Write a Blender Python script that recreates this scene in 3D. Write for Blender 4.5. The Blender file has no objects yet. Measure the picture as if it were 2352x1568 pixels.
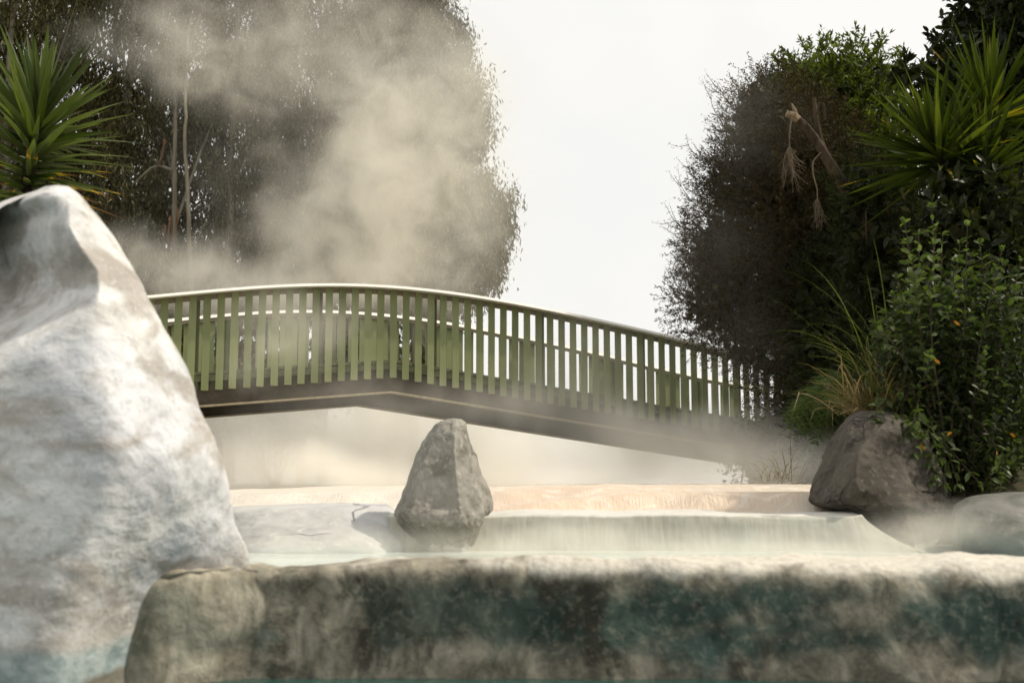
import bpy, math, random
import numpy as np
from mathutils import Vector, noise as mnoise

scene = bpy.context.scene
COL = scene.collection
rad = math.radians

# ------------------------------------------------------------------ camera
F = 2613.0            # focal length in pixels of a 2352 x 1568 reading of the photo
HOR = 1110.0          # eye level in that reading
PITCH = math.atan((HOR - 784) / F)
sp, cp = math.sin(PITCH), math.cos(PITCH)

def ray(x, y):
    a = (x - 1176) / F
    b = (784 - y) / F
    return a, cp - b * sp, sp + b * cp

_a, _h, _v = ray(1176, 1262)
ZC = -5.4 * _v / _h    # eye height above the middle pool

def P(x, y, D):
    a, h, v = ray(x, y)
    t = D / h
    return np.array((a * t, D, ZC + v * t))

cam = bpy.data.cameras.new('camera')
cam.sensor_width = 36.0
cam.lens = F * 36.0 / 2352
cam.clip_start = 0.05
cam.clip_end = 2000
cam.dof.use_dof = True
cam.dof.focus_distance = 10.0
cam.dof.aperture_fstop = 3.2
co = bpy.data.objects.new('camera', cam)
co.location = (0, 0, ZC)
co.rotation_euler = (math.pi / 2 + PITCH, 0, 0)
COL.objects.link(co)
scene.camera = co

# ------------------------------------------------------------------ helpers
def tag(o, label=None, cat=None, group=None, kind=None):
    if label: o['label'] = label
    if cat: o['category'] = cat
    if group: o['group'] = group
    if kind: o['kind'] = kind
    return o

def empty(name, loc):
    o = bpy.data.objects.new(name, None)
    o.empty_display_size = 0.1
    o.location = [float(c) for c in loc]
    COL.objects.link(o)
    return o

def link(name, me, mats=None, parent=None, smooth=False):
    o = bpy.data.objects.new(name, me)
    COL.objects.link(o)
    if mats is not None:
        for m in (mats if isinstance(mats, (list, tuple)) else [mats]):
            me.materials.append(m)
    if parent is not None:
        o.parent = parent
        o.location = -Vector(parent.location) if parent.parent is None else Vector((0, 0, 0))
    if smooth:
        me.polygons.foreach_set('use_smooth', np.ones(len(me.polygons), dtype=bool))
    return o

class MB:
    """numpy mesh builder: world-space verts, quads/tris, material index and one float attribute"""
    def __init__(s):
        s.v, s.f, s.n, s.m, s.t, s.c = [], [], [], [], [], 0
    def add(s, verts, faces, mi=0, tip=None):
        verts = np.asarray(verts, dtype=np.float32).reshape(-1, 3)
        faces = np.asarray(faces, dtype=np.int32)
        s.v.append(verts)
        s.f.append((faces + s.c).ravel())
        s.n.append(np.full(len(faces), faces.shape[1], dtype=np.int32))
        s.m.append(np.full(len(faces), mi, dtype=np.int32) if np.isscalar(mi) else np.asarray(mi, dtype=np.int32))
        s.t.append(np.zeros(len(verts), np.float32) if tip is None else np.asarray(tip, np.float32))
        s.c += len(verts)
    def mesh(s, name):
        v = np.concatenate(s.v); f = np.concatenate(s.f); n = np.concatenate(s.n); m = np.concatenate(s.m)
        me = bpy.data.meshes.new(name)
        me.vertices.add(len(v)); me.vertices.foreach_set('co', v.ravel())
        me.loops.add(len(f)); me.loops.foreach_set('vertex_index', f)
        me.polygons.add(len(n))
        st = np.zeros(len(n), np.int32); st[1:] = np.cumsum(n)[:-1]
        me.polygons.foreach_set('loop_start', st)
        me.polygons.foreach_set('loop_total', n)
        me.polygons.foreach_set('material_index', m)
        at = me.attributes.new('tip', 'FLOAT', 'POINT')
        at.data.foreach_set('value', np.concatenate(s.t))
        me.polygons.foreach_set('use_smooth', np.zeros(len(n), dtype=bool))
        me.update(calc_edges=True)
        return me
    def build(s, name, mats, parent=None, smooth=False):
        return link(name, s.mesh(name), mats, parent, smooth)

def unit(v):
    v = np.asarray(v, float)
    return v / np.maximum(np.linalg.norm(v, axis=-1, keepdims=True), 1e-9)

def box_oriented(mb, c, ax, ay, az, mi=0):
    """c centre; ax, ay, az half-axis vectors"""
    c, ax, ay, az = map(np.asarray, (c, ax, ay, az))
    vs = [c + i * ax + j * ay + k * az for k in (-1, 1) for j in (-1, 1) for i in (-1, 1)]
    fs = [(0, 2, 3, 1), (4, 5, 7, 6), (0, 1, 5, 4), (2, 6, 7, 3), (0, 4, 6, 2), (1, 3, 7, 5)]
    mb.add(vs, fs, mi)

def tube(mb, pts, radii, sides=8, mi=0, rough=0.0, seed=0):
    pts = np.asarray(pts, float)
    n = len(pts)
    radii = np.full(n, radii, float) if np.isscalar(radii) else np.asarray(radii, float)
    rng = np.random.default_rng(seed)
    tg = unit(np.gradient(pts, axis=0))
    ref = np.array((0.0, 1.0, 0.0))
    vs = []
    for i in range(n):
        r = ref if abs(tg[i] @ ref) < 0.95 else np.array((1.0, 0, 0))
        e1 = unit(np.cross(tg[i], r)); e2 = np.cross(tg[i], e1)
        for k in range(sides):
            q = 2 * math.pi * k / sides
            rr = radii[i] * (1 + rough * rng.normal())
            vs.append(pts[i] + rr * (math.cos(q) * e1 + math.sin(q) * e2))
    fs = []
    for i in range(n - 1):
        for k in range(sides):
            k2 = (k + 1) % sides
            fs.append((i * sides + k, i * sides + k2, (i + 1) * sides + k2, (i + 1) * sides + k))
    tip = np.repeat(np.linspace(0, 1, n), sides)
    mb.add(vs, fs, mi, tip)
    e = len(vs)
    cv = [vs[(n - 1) * sides + k] for k in range(sides)] + [pts[-1] + tg[-1] * radii[-1] * .3]
    mb.add(cv, [(k, (k + 1) % sides, sides) for k in range(sides)], mi, np.ones(sides + 1))

def spline(pts, n):
    """Catmull-Rom through pts"""
    p = np.asarray(pts, float)
    p = np.vstack([2 * p[0] - p[1], p, 2 * p[-1] - p[-2]])
    out = []
    m = len(p) - 3
    for t in np.linspace(0, m - 1e-6, n):
        i = int(t); u = t - i
        a, b, c, d = p[i], p[i + 1], p[i + 2], p[i + 3]
        out.append(.5 * ((2 * b) + (c - a) * u + (2 * a - 5 * b + 4 * c - d) * u * u + (3 * b - a - 3 * c + d) * u ** 3))
    return np.array(out)

def frames(d, rng, up=None):
    """random side vectors perpendicular to d"""
    r = rng.normal(size=d.shape) if up is None else up
    return unit(np.cross(d, r))

def add_leaves4(mb, pos, d, side, L, W, mi=0, bend=None):
    """diamond leaves: pos base points, d directions, side vectors"""
    n = len(pos)
    L = np.broadcast_to(L, n)[:, None]; W = np.broadcast_to(W, n)[:, None]
    mid = pos + d * L * .45
    tip = pos + d * L
    if bend is not None:
        tip = tip + bend * L
    v = np.stack([pos, mid - side * W * .5, tip, mid + side * W * .5], 1)
    f = np.arange(n * 4).reshape(n, 4)
    mb.add(v.reshape(-1, 3), f, mi if np.isscalar(mi) else mi)

def add_leaves6(mb, pos, d, side, L, W, mi=0, cup=.12, droop=.1):
    """rounded leaves of six points, folded on the midrib and drooping"""
    n = len(pos)
    L = np.broadcast_to(L, n)[:, None]; W = np.broadcast_to(W, n)[:, None]
    nr = np.cross(side, d)
    s = np.sign(nr[:, 2:3]); s[s == 0] = 1
    nr = nr * s
    def at(t, w, h):
        return pos + d * L * t + side * W * w + nr * (W * h) - np.array((0, 0, 1.)) * (L * droop * t * t)
    v = np.stack([at(0, 0, 0), at(.33, -.44, cup), at(.33, 0, 0), at(.33, .44, cup),
                  at(.7, -.42, cup), at(.7, 0, 0), at(.7, .42, cup), at(1, 0, 0)], 1)
    base = (np.arange(n) * 8)[:, None]
    q = np.concatenate([base + np.array([[1, 2, 5, 4]]), base + np.array([[2, 3, 6, 5]])])
    t = np.concatenate([base + np.array([[0, 2, 1]]), base + np.array([[0, 3, 2]]), base + np.array([[4, 5, 7]]), base + np.array([[5, 6, 7]])])
    mi_q = mi if np.isscalar(mi) else np.tile(mi, 2)
    mi_t = mi if np.isscalar(mi) else np.tile(mi, 4)
    # both face sets must share the same verts
    verts = v.reshape(-1, 3)
    s0 = mb.c
    mb.add(verts, q, mi_q)
    mb.f.append((t + s0).astype(np.int32).ravel()); mb.n.append(np.full(len(t), 3, np.int32))
    mb.m.append(np.full(len(t), mi_t, np.int32) if np.isscalar(mi_t) else np.asarray(mi_t, np.int32))

def blades(mb, base, d, L, W, rng, segs=6, droop=.3, fold=.25, mi=0, dead=0.0, taper=1.0, kink=0.0):
    """long stiff leaves (yucca, sedge): strips with a fold and a curve; tip attribute runs along dead leaves"""
    for i in range(len(base)):
        di = d[i]; l = L[i]; w = W[i]
        up = np.array((0, 0, 1.))
        sd = np.cross(di, up)
        if np.linalg.norm(sd) < .05: sd = np.array((1., 0, 0))
        sd = unit(sd)
        nr = unit(np.cross(sd, di))
        roll = rng.normal() * .35
        sd, nr = sd * math.cos(roll) + nr * math.sin(roll), nr * math.cos(roll) - sd * math.sin(roll)
        vs, tp = [], []
        dr = droop * (0.6 + .8 * rng.random())
        p = np.array(base[i], float); cur = np.array(di, float)
        for k in range(segs + 1):
            t = k / segs
            ww = w * (math.sin(math.pi * min(1, .18 + .5 * t ** .7)) ** 1.0) * (1 - t ** (2.2 * taper)) + w * .02
            vs += [p - sd * ww * .5 + nr * ww * fold, p, p + sd * ww * .5 + nr * ww * fold]
            tp += [t * (dead if np.isscalar(dead) else dead[i])] * 3
            cur = unit(cur + np.array((0, 0, -1.)) * dr / segs * (0.4 + 1.6 * t))
            if kink and t > .6 and rng.random() < kink:
                cur = unit(cur + np.array((rng.normal() * .5, rng.normal() * .5, -.9)))
            p = p + cur * l / segs
        fs = []
        for k in range(segs):
            a = k * 3
            fs += [(a, a + 1, a + 4, a + 3), (a + 1, a + 2, a + 5, a + 4)]
        mb.add(vs, fs, mi if np.isscalar(mi) else int(mi[i]), tp)

# ------------------------------------------------------------------ materials
class NT:
    def __init__(s, name, disp=False):
        s.mat = bpy.data.materials.new(name); s.mat.use_nodes = True
        s.nt = s.mat.node_tree; s.nt.nodes.clear()
        s.out = s.nt.nodes.new('ShaderNodeOutputMaterial')
    def n(s, typ, inputs=None, **kw):
        nd = s.nt.nodes.new(typ)
        for k, v in kw.items(): setattr(nd, k, v)
        if inputs:
            for k, v in inputs.items(): s.set(nd.inputs[k], v)
        return nd
    def set(s, sock, v):
        if isinstance(v, bpy.types.NodeSocket): s.nt.links.new(v, sock)
        elif isinstance(v, (tuple, list)) and len(v) == 3 and sock.type == 'RGBA': sock.default_value = (*v, 1)
        else: sock.default_value = v
    def obj(s): return s.n('ShaderNodeTexCoord').outputs['Object']
    def pos(s): return s.n('ShaderNodeNewGeometry').outputs['Position']
    def noise(s, vec, scale, detail=5, rough=.55, dist=0.0, out='Fac'):
        return s.n('ShaderNodeTexNoise', {'Vector': vec, 'Scale': scale, 'Detail': detail, 'Roughness': rough, 'Distortion': dist}).outputs[out]
    def ramp(s, fac, stops, interp='LINEAR'):
        r = s.n('ShaderNodeValToRGB', {'Fac': fac}); r.color_ramp.interpolation = interp
        e = r.color_ramp.elements
        while len(e) < len(stops): e.new(0.5)
        for el, (p, c) in zip(e, stops):
            el.position = p; el.color = (*c, 1) if isinstance(c, (tuple, list)) else (c, c, c, 1)
        return r.outputs['Color']
    def math(s, op, a, b=None, clamp=False):
        m = s.n('ShaderNodeMath', operation=op, use_clamp=clamp)
        s.set(m.inputs[0], a)
        if b is not None: s.set(m.inputs[1], b)
        return m.outputs[0]
    def mix(s, fac, a, b, mode='MIX'):
        m = s.n('ShaderNodeMix', data_type='RGBA', blend_type=mode)
        s.set(m.inputs['Factor'], fac); s.set(m.inputs[6], a); s.set(m.inputs[7], b)
        return m.outputs[2]
    def scale(s, vec, v):
        return s.n('ShaderNodeMapping', {'Vector': vec, 'Scale': v}).outputs[0]
    def sep(s, vec): return s.n('ShaderNodeSeparateXYZ', {'Vector': vec}).outputs
    def maprange(s, v, a, b, c=0.0, d=1.0, smooth=True):
        m = s.n('ShaderNodeMapRange', {'Value': v, 'From Min': a, 'From Max': b, 'To Min': c, 'To Max': d})
        if smooth: m.interpolation_type = 'SMOOTHSTEP'
        return m.outputs[0]
    def bump(s, h, strength=.3, dist=.02, normal=None):
        d = {'Height': h, 'Strength': strength, 'Distance': dist}
        if normal is not None: d['Normal'] = normal
        return s.n('ShaderNodeBump', d).outputs[0]
    def princ(s, color, rough=.7, normal=None, spec=.4, **kw):
        d = {'Base Color': color, 'Roughness': rough, 'Specular IOR Level': spec}
        if normal is not None: d['Normal'] = normal
        d.update(kw)
        b = s.n('ShaderNodeBsdfPrincipled', d)
        s.nt.links.new(b.outputs[0], s.out.inputs['Surface'])
        return b

def leaf_mat(name, stops, trans=.35, tcol=None, rough=.6, spec=.12, tip=None):
    m = NT(name)
    r = m.n('ShaderNodeNewGeometry').outputs['Random Per Island']
    c = m.ramp(r, stops)
    big = m.noise(m.pos(), 1.3, 2)
    c = m.mix(.5, c, m.mix(1.0, c, m.ramp(big, [(.3, .55), (.7, 1.35)]), 'MULTIPLY'))
    if tip is not None:
        a = m.n('ShaderNodeAttribute', attribute_name='tip').outputs['Fac']
        nz = m.noise(m.pos(), 30, 3)
        a = m.math('ADD', a, m.math('MULTIPLY', m.math('SUBTRACT', nz, .5), .25))
        c = m.mix(m.maprange(a, .52, .60), c, (.35, .22, .02))
        c = m.mix(m.maprange(a, .60, .68), c, tip)
    p = m.princ(c, rough, spec=spec)
    t = m.n('ShaderNodeBsdfTranslucent', {'Color': m.mix(1.0, c, tcol or (1.3, 1.5, .5), 'MULTIPLY')})
    mx = m.n('ShaderNodeMixShader', {0: trans, 1: p.outputs[0], 2: t.outputs[0]})
    m.nt.links.new(mx.outputs[0], m.out.inputs['Surface'])
    return m.mat

def bark_mat(name, a, b, scale=6):
    m = NT(name)
    v = m.scale(m.pos(), (1, 1, .22))
    n1 = m.noise(v, scale, 6, .6, .4)
    n2 = m.noise(v, scale * 6, 4)
    c = m.ramp(n1, [(.32, a), (.68, b)])
    m.princ(c, .85, m.bump(m.math('ADD', n1, m.math('MULTIPLY', n2, .4)), .6, .01), spec=.2)
    return m.mat

def rock_mat(name, dark, mid, light, scale=5.0, speck=(.5, .48, .44), wet_z=None, wet=(.1, .09, .07), bumpd=.012, tint=None, rough=.85, crack=0.0, crust=False):
    m = NT(name)
    v = m.pos()
    n1 = m.noise(v, scale, 7, .62, .6)
    n2 = m.noise(v, scale * 5, 6, .6)
    n3 = m.noise(v, scale * 26, 3, .6)
    c = m.ramp(n1, [(.3, dark), (.47, mid), (.66, light)])
    c = m.mix(m.maprange(n2, .52, .72), c, speck)
    c = m.mix(m.math('MULTIPLY', m.maprange(n3, .55, .7), .5), c, dark)
    if tint is not None:
        n4 = m.noise(v, scale * .55, 3)
        c = m.mix(m.math('MULTIPLY', m.maprange(n4, .5, .68), .6), c, tint)
    if crack:
        wv = m.n('ShaderNodeVectorMath', {0: m.noise(v, 2.5, 4, .6, 0, 'Color'), 1: (.35, .35, .35)}, operation='MULTIPLY').outputs[0]
        vv = m.n('ShaderNodeVectorMath', {0: v, 1: wv}, operation='ADD').outputs[0]
        vo = m.n('ShaderNodeTexVoronoi', {'Vector': vv, 'Scale': crack}, feature='DISTANCE_TO_EDGE').outputs['Distance']
        ck = m.math('MULTIPLY', m.maprange(vo, .035, .004), m.maprange(m.noise(v, 3.1, 2), .46, .58))
        c = m.mix(m.math('MULTIPLY', ck, .8), c, m.mix(.5, dark, (.02, .018, .014)))
    if wet_z is not None:
        z = m.math('ADD', m.sep(v)[2], m.math('MULTIPLY', m.math('SUBTRACT', n2, .5), .10))
        c = m.mix(m.maprange(z, wet_z + .015, wet_z - .03), c, m.mix(.35, wet, c))
    if crust:
        zc = m.math('ADD', m.sep(v)[2], m.math('MULTIPLY', m.math('SUBTRACT', n2, .5), .07))
        c = m.mix(m.math('MULTIPLY', m.maprange(zc, .035, .012), .8), c, (.52, .50, .45))
    h = m.math('ADD', n1, m.math('ADD', m.math('MULTIPLY', n2, .5), m.math('MULTIPLY', n3, .22)))
    if crack: h = m.math('SUBTRACT', h, m.math('MULTIPLY', ck, .8))
    m.princ(c, rough, m.bump(h, .7, bumpd), spec=.3)
    return m.mat

def plain(name, col, rough=.6, var=.15, spec=.4, scale=(3, 3, 3), bump=.2):
    m = NT(name)
    v = m.scale(m.pos(), scale)
    n1 = m.noise(v, 3, 6, .6, .3)
    c = m.mix(1.0, col, m.ramp(n1, [(.3, 1 - var), (.7, 1 + var)]), 'MULTIPLY')
    m.princ(c, rough, m.bump(n1, bump, .004), spec=spec)
    return m.mat

# ------------------------------------------------------------------ world and sun
SUN_AZ, SUN_EL = 88.0, 50.0
S = Vector((math.sin(rad(SUN_AZ)) * math.cos(rad(SUN_EL)), math.cos(rad(SUN_AZ)) * math.cos(rad(SUN_EL)), math.sin(rad(SUN_EL))))
w = bpy.data.worlds.new('World'); scene.world = w; w.use_nodes = True
nt = w.node_tree; nt.nodes.clear()
wo = nt.nodes.new('ShaderNodeOutputWorld')
bg = nt.nodes.new('ShaderNodeBackground'); bg.inputs['Strength'].default_value = 0.1
sky = nt.nodes.new('ShaderNodeTexSky'); sky.sky_type = 'NISHITA'; sky.sun_disc = False
sky.sun_elevation = rad(SUN_EL); sky.sun_rotation = rad(SUN_AZ)
tc = nt.nodes.new('ShaderNodeTexCoord')
nz = nt.nodes.new('ShaderNodeTexNoise'); nz.inputs['Scale'].default_value = 2.6; nz.inputs['Detail'].default_value = 7; nz.inputs['Distortion'].default_value = .4
rp = nt.nodes.new('ShaderNodeValToRGB')
rp.color_ramp.elements[0].position = .36; rp.color_ramp.elements[0].color = (.93, .93, .93, 1)
rp.color_ramp.elements[1].position = .5; rp.color_ramp.elements[1].color = (1, 1, 1, 1)
cl = nt.nodes.new('ShaderNodeTexNoise'); cl.inputs['Scale'].default_value = 1.4; cl.inputs['Detail'].default_value = 5
cr = nt.nodes.new('ShaderNodeValToRGB')
cr.color_ramp.elements[0].position = .3; cr.color_ramp.elements[0].color = (9.6, 9.5, 9.15, 1)
cr.color_ramp.elements[1].position = .7; cr.color_ramp.elements[1].color = (9.85, 9.75, 9.4, 1)
mixw = nt.nodes.new('ShaderNodeMix'); mixw.data_type = 'RGBA'
L = nt.links.new
L(tc.outputs['Generated'], nz.inputs['Vector']); L(nz.outputs['Fac'], rp.inputs['Fac'])
L(tc.outputs['Generated'], cl.inputs['Vector']); L(cl.outputs['Fac'], cr.inputs['Fac'])
L(rp.outputs['Color'], mixw.inputs['Factor']); L(sky.outputs['Color'], mixw.inputs[6]); L(cr.outputs['Color'], mixw.inputs[7])
L(mixw.outputs[2], bg.inputs['Color']); L(bg.outputs[0], wo.inputs['Surface'])

sl = bpy.data.lights.new('sun', 'SUN'); sl.energy = 3.6; sl.angle = rad(1.5); sl.color = (1, .91, .76)
so = bpy.data.objects.new('sun', sl); so.rotation_euler = S.to_track_quat('Z', 'Y').to_euler(); so.location = (20, 0, 20)
COL.objects.link(so)

vs = scene.view_settings
scene.display_settings.display_device = 'sRGB'
vs.view_transform = 'Standard'; vs.look = 'None'; vs.exposure = 0; vs.gamma = 1

# ------------------------------------------------------------------ setting: ground, terraces, water
ZN = float(P(1300, 1563, 3.20)[2])      # near pool level
def sm(e0, e1, x):
    t = np.clip((x - e0) / (e1 - e0), 0, 1); return t * t * (3 - 2 * t)

xs = np.concatenate([np.linspace(-400, -30, 12), np.linspace(-28, -6, 18), np.linspace(-5.6, 5.6, 57), np.linspace(6, 28, 18), np.linspace(30, 400, 12)])
ys = np.concatenate([np.linspace(-200, -8, 8), np.linspace(-7, 18, 84), np.linspace(19, 60, 24), np.linspace(70, 900, 16)])
X, Y = np.meshgrid(xs, ys)
rng = np.random.default_rng(1)
h = np.full(X.shape, .1) + .05 * np.sin(X * 1.3 + Y * .7) * np.cos(Y * 1.1 - X * .3)
inpool = sm(-7.2, -6.6, X) * sm(5.2, 4.6, X) * sm(-9, -8.6, Y) * sm(6.0, 5.6, Y)
h = h * (1 - inpool) + -.75 * inpool
tr = sm(-4.6, -4.2, X) * sm(2.2, 1.8, X) * sm(5.5, 5.7, Y) * sm(10.6, 10.2, Y)
h = np.where(tr > 0, h * (1 - tr) - .2 * tr, h)
bank = sm(1.9, 2.6, X - .08 * (Y - 6)) * sm(5.6, 6.2, Y) * sm(16, 12, Y)
h = h + bank * .25
h = h + .35 * sm(-4.3, -6, X) * sm(4.2, 5.2, Y) * sm(13, 9, Y)
far = sm(40, 200, np.hypot(X, Y)); h = h * (1 - far)
mb = MB()
ny, nx = X.shape
idx = np.arange(nx * ny).reshape(ny, nx)
mb.add(np.stack([X, Y, h], -1).reshape(-1, 3), np.stack([idx[:-1, :-1], idx[:-1, 1:], idx[1:, 1:], idx[1:, :-1]], -1).reshape(-1, 4))
m = NT('soil')
n1 = m.noise(m.pos(), 1.2, 8, .6); n2 = m.noise(m.pos(), 14, 5)
px_, py_, pz_ = m.sep(m.pos())
flat_ = m.math('MULTIPLY', m.maprange(py_, 9.5, 12.5), m.maprange(m.math('ADD', m.math('ABSOLUTE', m.math('ADD', px_, 2.0)), m.math('MULTIPLY', n1, 4.0)), 11.0, 7.5))  # pale sinter ground behind the bridge, put in to brighten the fog from below
soil_ = m.mix(m.maprange(n2, .45, .65), m.ramp(n1, [(.35, (.045, .04, .02)), (.65, (.09, .08, .05))]), (.03, .04, .015))
m.princ(m.mix(flat_, soil_, m.ramp(n2, [(.3, (.36, .32, .26)), (.7, (.46, .42, .36))])), .95, m.bump(n2, .6, .03), spec=.1)
tag(mb.build('ground', m.mat, smooth=True), 'dark soil banks and ground around the pools', 'ground', kind='structure')

# silica terraces behind the spillway
m = NT('silica')
v = m.pos()
n1 = m.noise(v, 1.1, 4, .5, .5)
n2 = m.noise(m.scale(v, (1, 1, .5)), 7, 6, .6, 1.2)
n3 = m.noise(m.scale(v, (6, 1, .6)), 14, 4, .6)
xx = m.sep(v)[0]
c = m.ramp(n1, [(.3, (.60, .53, .44)), (.7, (.66, .48, .335))])
c = m.mix(m.maprange(xx, .1, -.7), c, (.66, .60, .52))
c = m.mix(m.math('MULTIPLY', m.maprange(n2, .48, .66), .55), c, (.80, .72, .62))
c = m.mix(m.math('MULTIPLY', m.maprange(n3, .56, .75), .4), c, (.50, .33, .2))
m.princ(c, .45, m.bump(m.math('ADD', n2, m.math('MULTIPLY', n3, .5)), .6, .02), spec=.4)
silica = m.mat
zt = [float(P(1500, yy, DD)[2]) for yy, DD in ((1178, 5.45), (1131, 6.25), (1114, 7.3), (1112, 8.4))]
xs = np.linspace(-4.3, 2.1, 330); ys = np.linspace(5.62, 10.2, 230)
X, Y = np.meshgrid(xs, ys)
def wob(X, a, b, c): return .22 * np.sin(X * a + b) + .10 * np.sin(X * a * 2.7 + c) + .03 * np.sin(X * 13 + b)
Z = np.full(X.shape, zt[0] - .02)
lf = sm(-.1, .75, X)              # higher step on the right
s1 = sm(6.02, 6.16, Y + wob(X, 1.4, .3, 1.0) * .35 + .12 * (1 - lf))
Z += (zt[1] - zt[0] + .02) * (0.38 + .62 * lf) * s1
s2 = sm(6.85, 7.1, Y + wob(X, 1.1, 1.7, .4) * .9)
Z += (zt[2] - zt[1] + (zt[1] - zt[0]) * .62 * (1 - lf) * .55) * s2
s3 = sm(7.7, 8.2, Y + wob(X, .9, 2.7, 1.4))
Z += (zt[3] - zt[2] + (zt[1] - zt[0]) * .62 * (1 - lf) * .35) * s3
Z += -.05 * sm(-1.2, -3.0, X) * s1
Z += -.14 * sm(8.6, 10.0, Y) 
nn = np.array([mnoise.fractal(Vector((x * 2.2, y * 2.2, 0)), 1.0, 2.0, 5) for x, y in zip(X.ravel(), Y.ravel())]).reshape(X.shape)
Z += .011 * nn
mb = MB(); ny, nx = X.shape; idx = np.arange(nx * ny).reshape(ny, nx)
mb.add(np.stack([X, Y, Z], -1).reshape(-1, 3), np.stack([idx[:-1, :-1], idx[:-1, 1:], idx[1:, 1:], idx[1:, :-1]], -1).reshape(-1, 4))
tag(mb.build('terrain', silica, smooth=True), 'stepped orange and cream silica terrace behind the spillway', 'terrace', kind='structure')

def water_mat(name, col, rough=.12, sc=9, st=.12):
    m = NT(name)
    n1 = m.noise(m.scale(m.pos(), (1, 1.6, 1)), sc, 4, .55, .3)
    n2 = m.noise(m.pos(), 1.2, 3)
    c = m.mix(1.0, col, m.ramp(n2, [(.35, .85), (.65, 1.15)]), 'MULTIPLY')
    m.princ(c, rough, m.bump(n1, st, .02), spec=.5, IOR=1.33)
    return m.mat
def sheet(name, x0, x1, y0, y1, z, mat, lab):
    mb = MB(); n = 40
    X, Y = np.meshgrid(np.linspace(x0, x1, n), np.linspace(y0, y1, n)); idx = np.arange(n * n).reshape(n, n)
    mb.add(np.stack([X, Y, np.full(X.shape, z)], -1).reshape(-1, 3), np.stack([idx[:-1, :-1], idx[:-1, 1:], idx[1:, 1:], idx[1:, :-1]], -1).reshape(-1, 4))
    return tag(mb.build(name, mat), lab, 'water', kind='structure')
sheet('water', -6.8, 4.9, 3.35, 5.9, 0.0, water_mat('milky_water', (.58, .63, .58)), 'pale milky hot water of the middle pool')
sheet('water', -6.9, 4.9, -8.6, 3.35, ZN, water_mat('teal_water', (.02, .065, .055), .06, 5, .2), 'teal water of the nearest pool')

# ------------------------------------------------------------------ rocks
def loft_rock(name, levels, D0, mat, n_lev=90, seg=14, smooth=3, amp=.02, freq=3.0, seed=0, post=None, amp2=.006, extra=None):
    """levels: (y_px, [(x_px, depth offset m) ...]) from top to bottom, equal number of points per level"""
    ylist = [l[0] for l in levels]
    npt = len(levels[0][1])
    ctrl = np.array([[(p[0], l[0], p[1]) for p in l[1]] for l in levels], float)   # lev, pt, 3
    yy = np.linspace(0, len(levels) - 1, n_lev)
    rings = np.empty((n_lev, npt, 3))
    for k in range(npt):
        rings[:, k] = spline(ctrl[:, k], n_lev)
    N = npt * seg
    full = np.empty((n_lev, N, 3))
    for k in range(npt):
        a = rings[:, k]; b = rings[:, (k + 1) % npt]
        for j in range(seg):
            t = j / seg
            full[:, k * seg + j] = a * (1 - t) + b * t
    for _ in range(smooth * 4):
        full = .5 * full + .25 * (np.roll(full, 1, 1) + np.roll(full, -1, 1))
    V = np.empty_like(full)
    for i in range(n_lev):
        for j in range(N):
            x, y, d = full[i, j]
            if extra: d += extra(x, y) if d < .05 else 0
            V[i, j] = P(x, y, D0 + d)
    c = V.mean(axis=1, keepdims=True)
    nr = unit(V - c)
    off = Vector((seed * 7.3, seed * 3.1, seed * 1.7))
    flat = V.reshape(-1, 3); nf = nr.reshape(-1, 3)
    for q in range(len(flat)):
        p = Vector(flat[q]) * freq + off
        a = mnoise.fractal(p, .9, 2.1, 5) * amp + (mnoise.ridged_multi_fractal(p * 3.3, .9, 2.0, 4, 1.0, 2.0) - 1.0) * amp2
        flat[q] += nf[q] * a
    mb = MB()
    idx = np.arange(n_lev * N).reshape(n_lev, N)
    i2 = np.roll(idx, -1, 1)
    mb.add(flat, np.stack([idx[:-1], idx[1:], i2[1:], i2[:-1]], -1).reshape(-1, 4))
    for row, rev in ((0, False), (n_lev - 1, True)):
        ring = V[row]; cc = ring.mean(axis=0) + np.array((0, 0, .004 if row == 0 else -.02))
        f = [(j, (j + 1) % N, N) for j in range(N)]
        if rev: f = [(b, a, c_) for a, b, c_ in f]
        mb.add(np.vstack([ring, cc]), f)
    me = mb.mesh(name)
    import bmesh
    bm = bmesh.new(); bm.from_mesh(me); bmesh.ops.remove_doubles(bm, verts=bm.verts, dist=.0004); bmesh.ops.recalc_face_normals(bm, faces=bm.faces); bm.to_mesh(me); bm.free()
    return link(name, me, mat, None, True)

# big pale boulder at the left; eight points per level: L-back, L, front-left, ridge, front-right, right edge, back-right, back
m = NT('pale_boulder_stone')
v = m.pos()
n1 = m.noise(m.scale(v, (1, 1, 1.5)), 3.6, 7, .62, .8); n2 = m.noise(v, 16, 6, .62, .4); n3 = m.noise(v, 70, 3, .6); n4 = m.noise(v, 1.9, 3, .5, .6)
c = m.ramp(n1, [(.28, (.27, .25, .225)), (.42, (.56, .55, .535)), (.6, (.74, .73, .72))])
c = m.mix(m.math('MULTIPLY', m.maprange(n4, .5, .62), .32), c, (.52, .55, .64))
n5 = m.noise(m.scale(v, (1, 1, 2.2)), 2.3, 5, .6, .5)
c = m.mix(m.math('MULTIPLY', m.maprange(n5, .48, .62), .72), c, (.32, .28, .235))
c = m.mix(m.math('MULTIPLY', m.maprange(n2, .52, .68), .32), c, (.28, .24, .20))
c = m.mix(m.math('MULTIPLY', m.maprange(n3, .55, .68), .35), c, (.78, .76, .72))
c = m.mix(m.math('MULTIPLY', m.maprange(m.noise(v, 38, 4, .65), .54, .64), .28), c, (.26, .235, .205))
z = m.math('ADD', m.sep(v)[2], m.math('MULTIPLY', m.math('SUBTRACT', n1, .5), .10))
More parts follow.
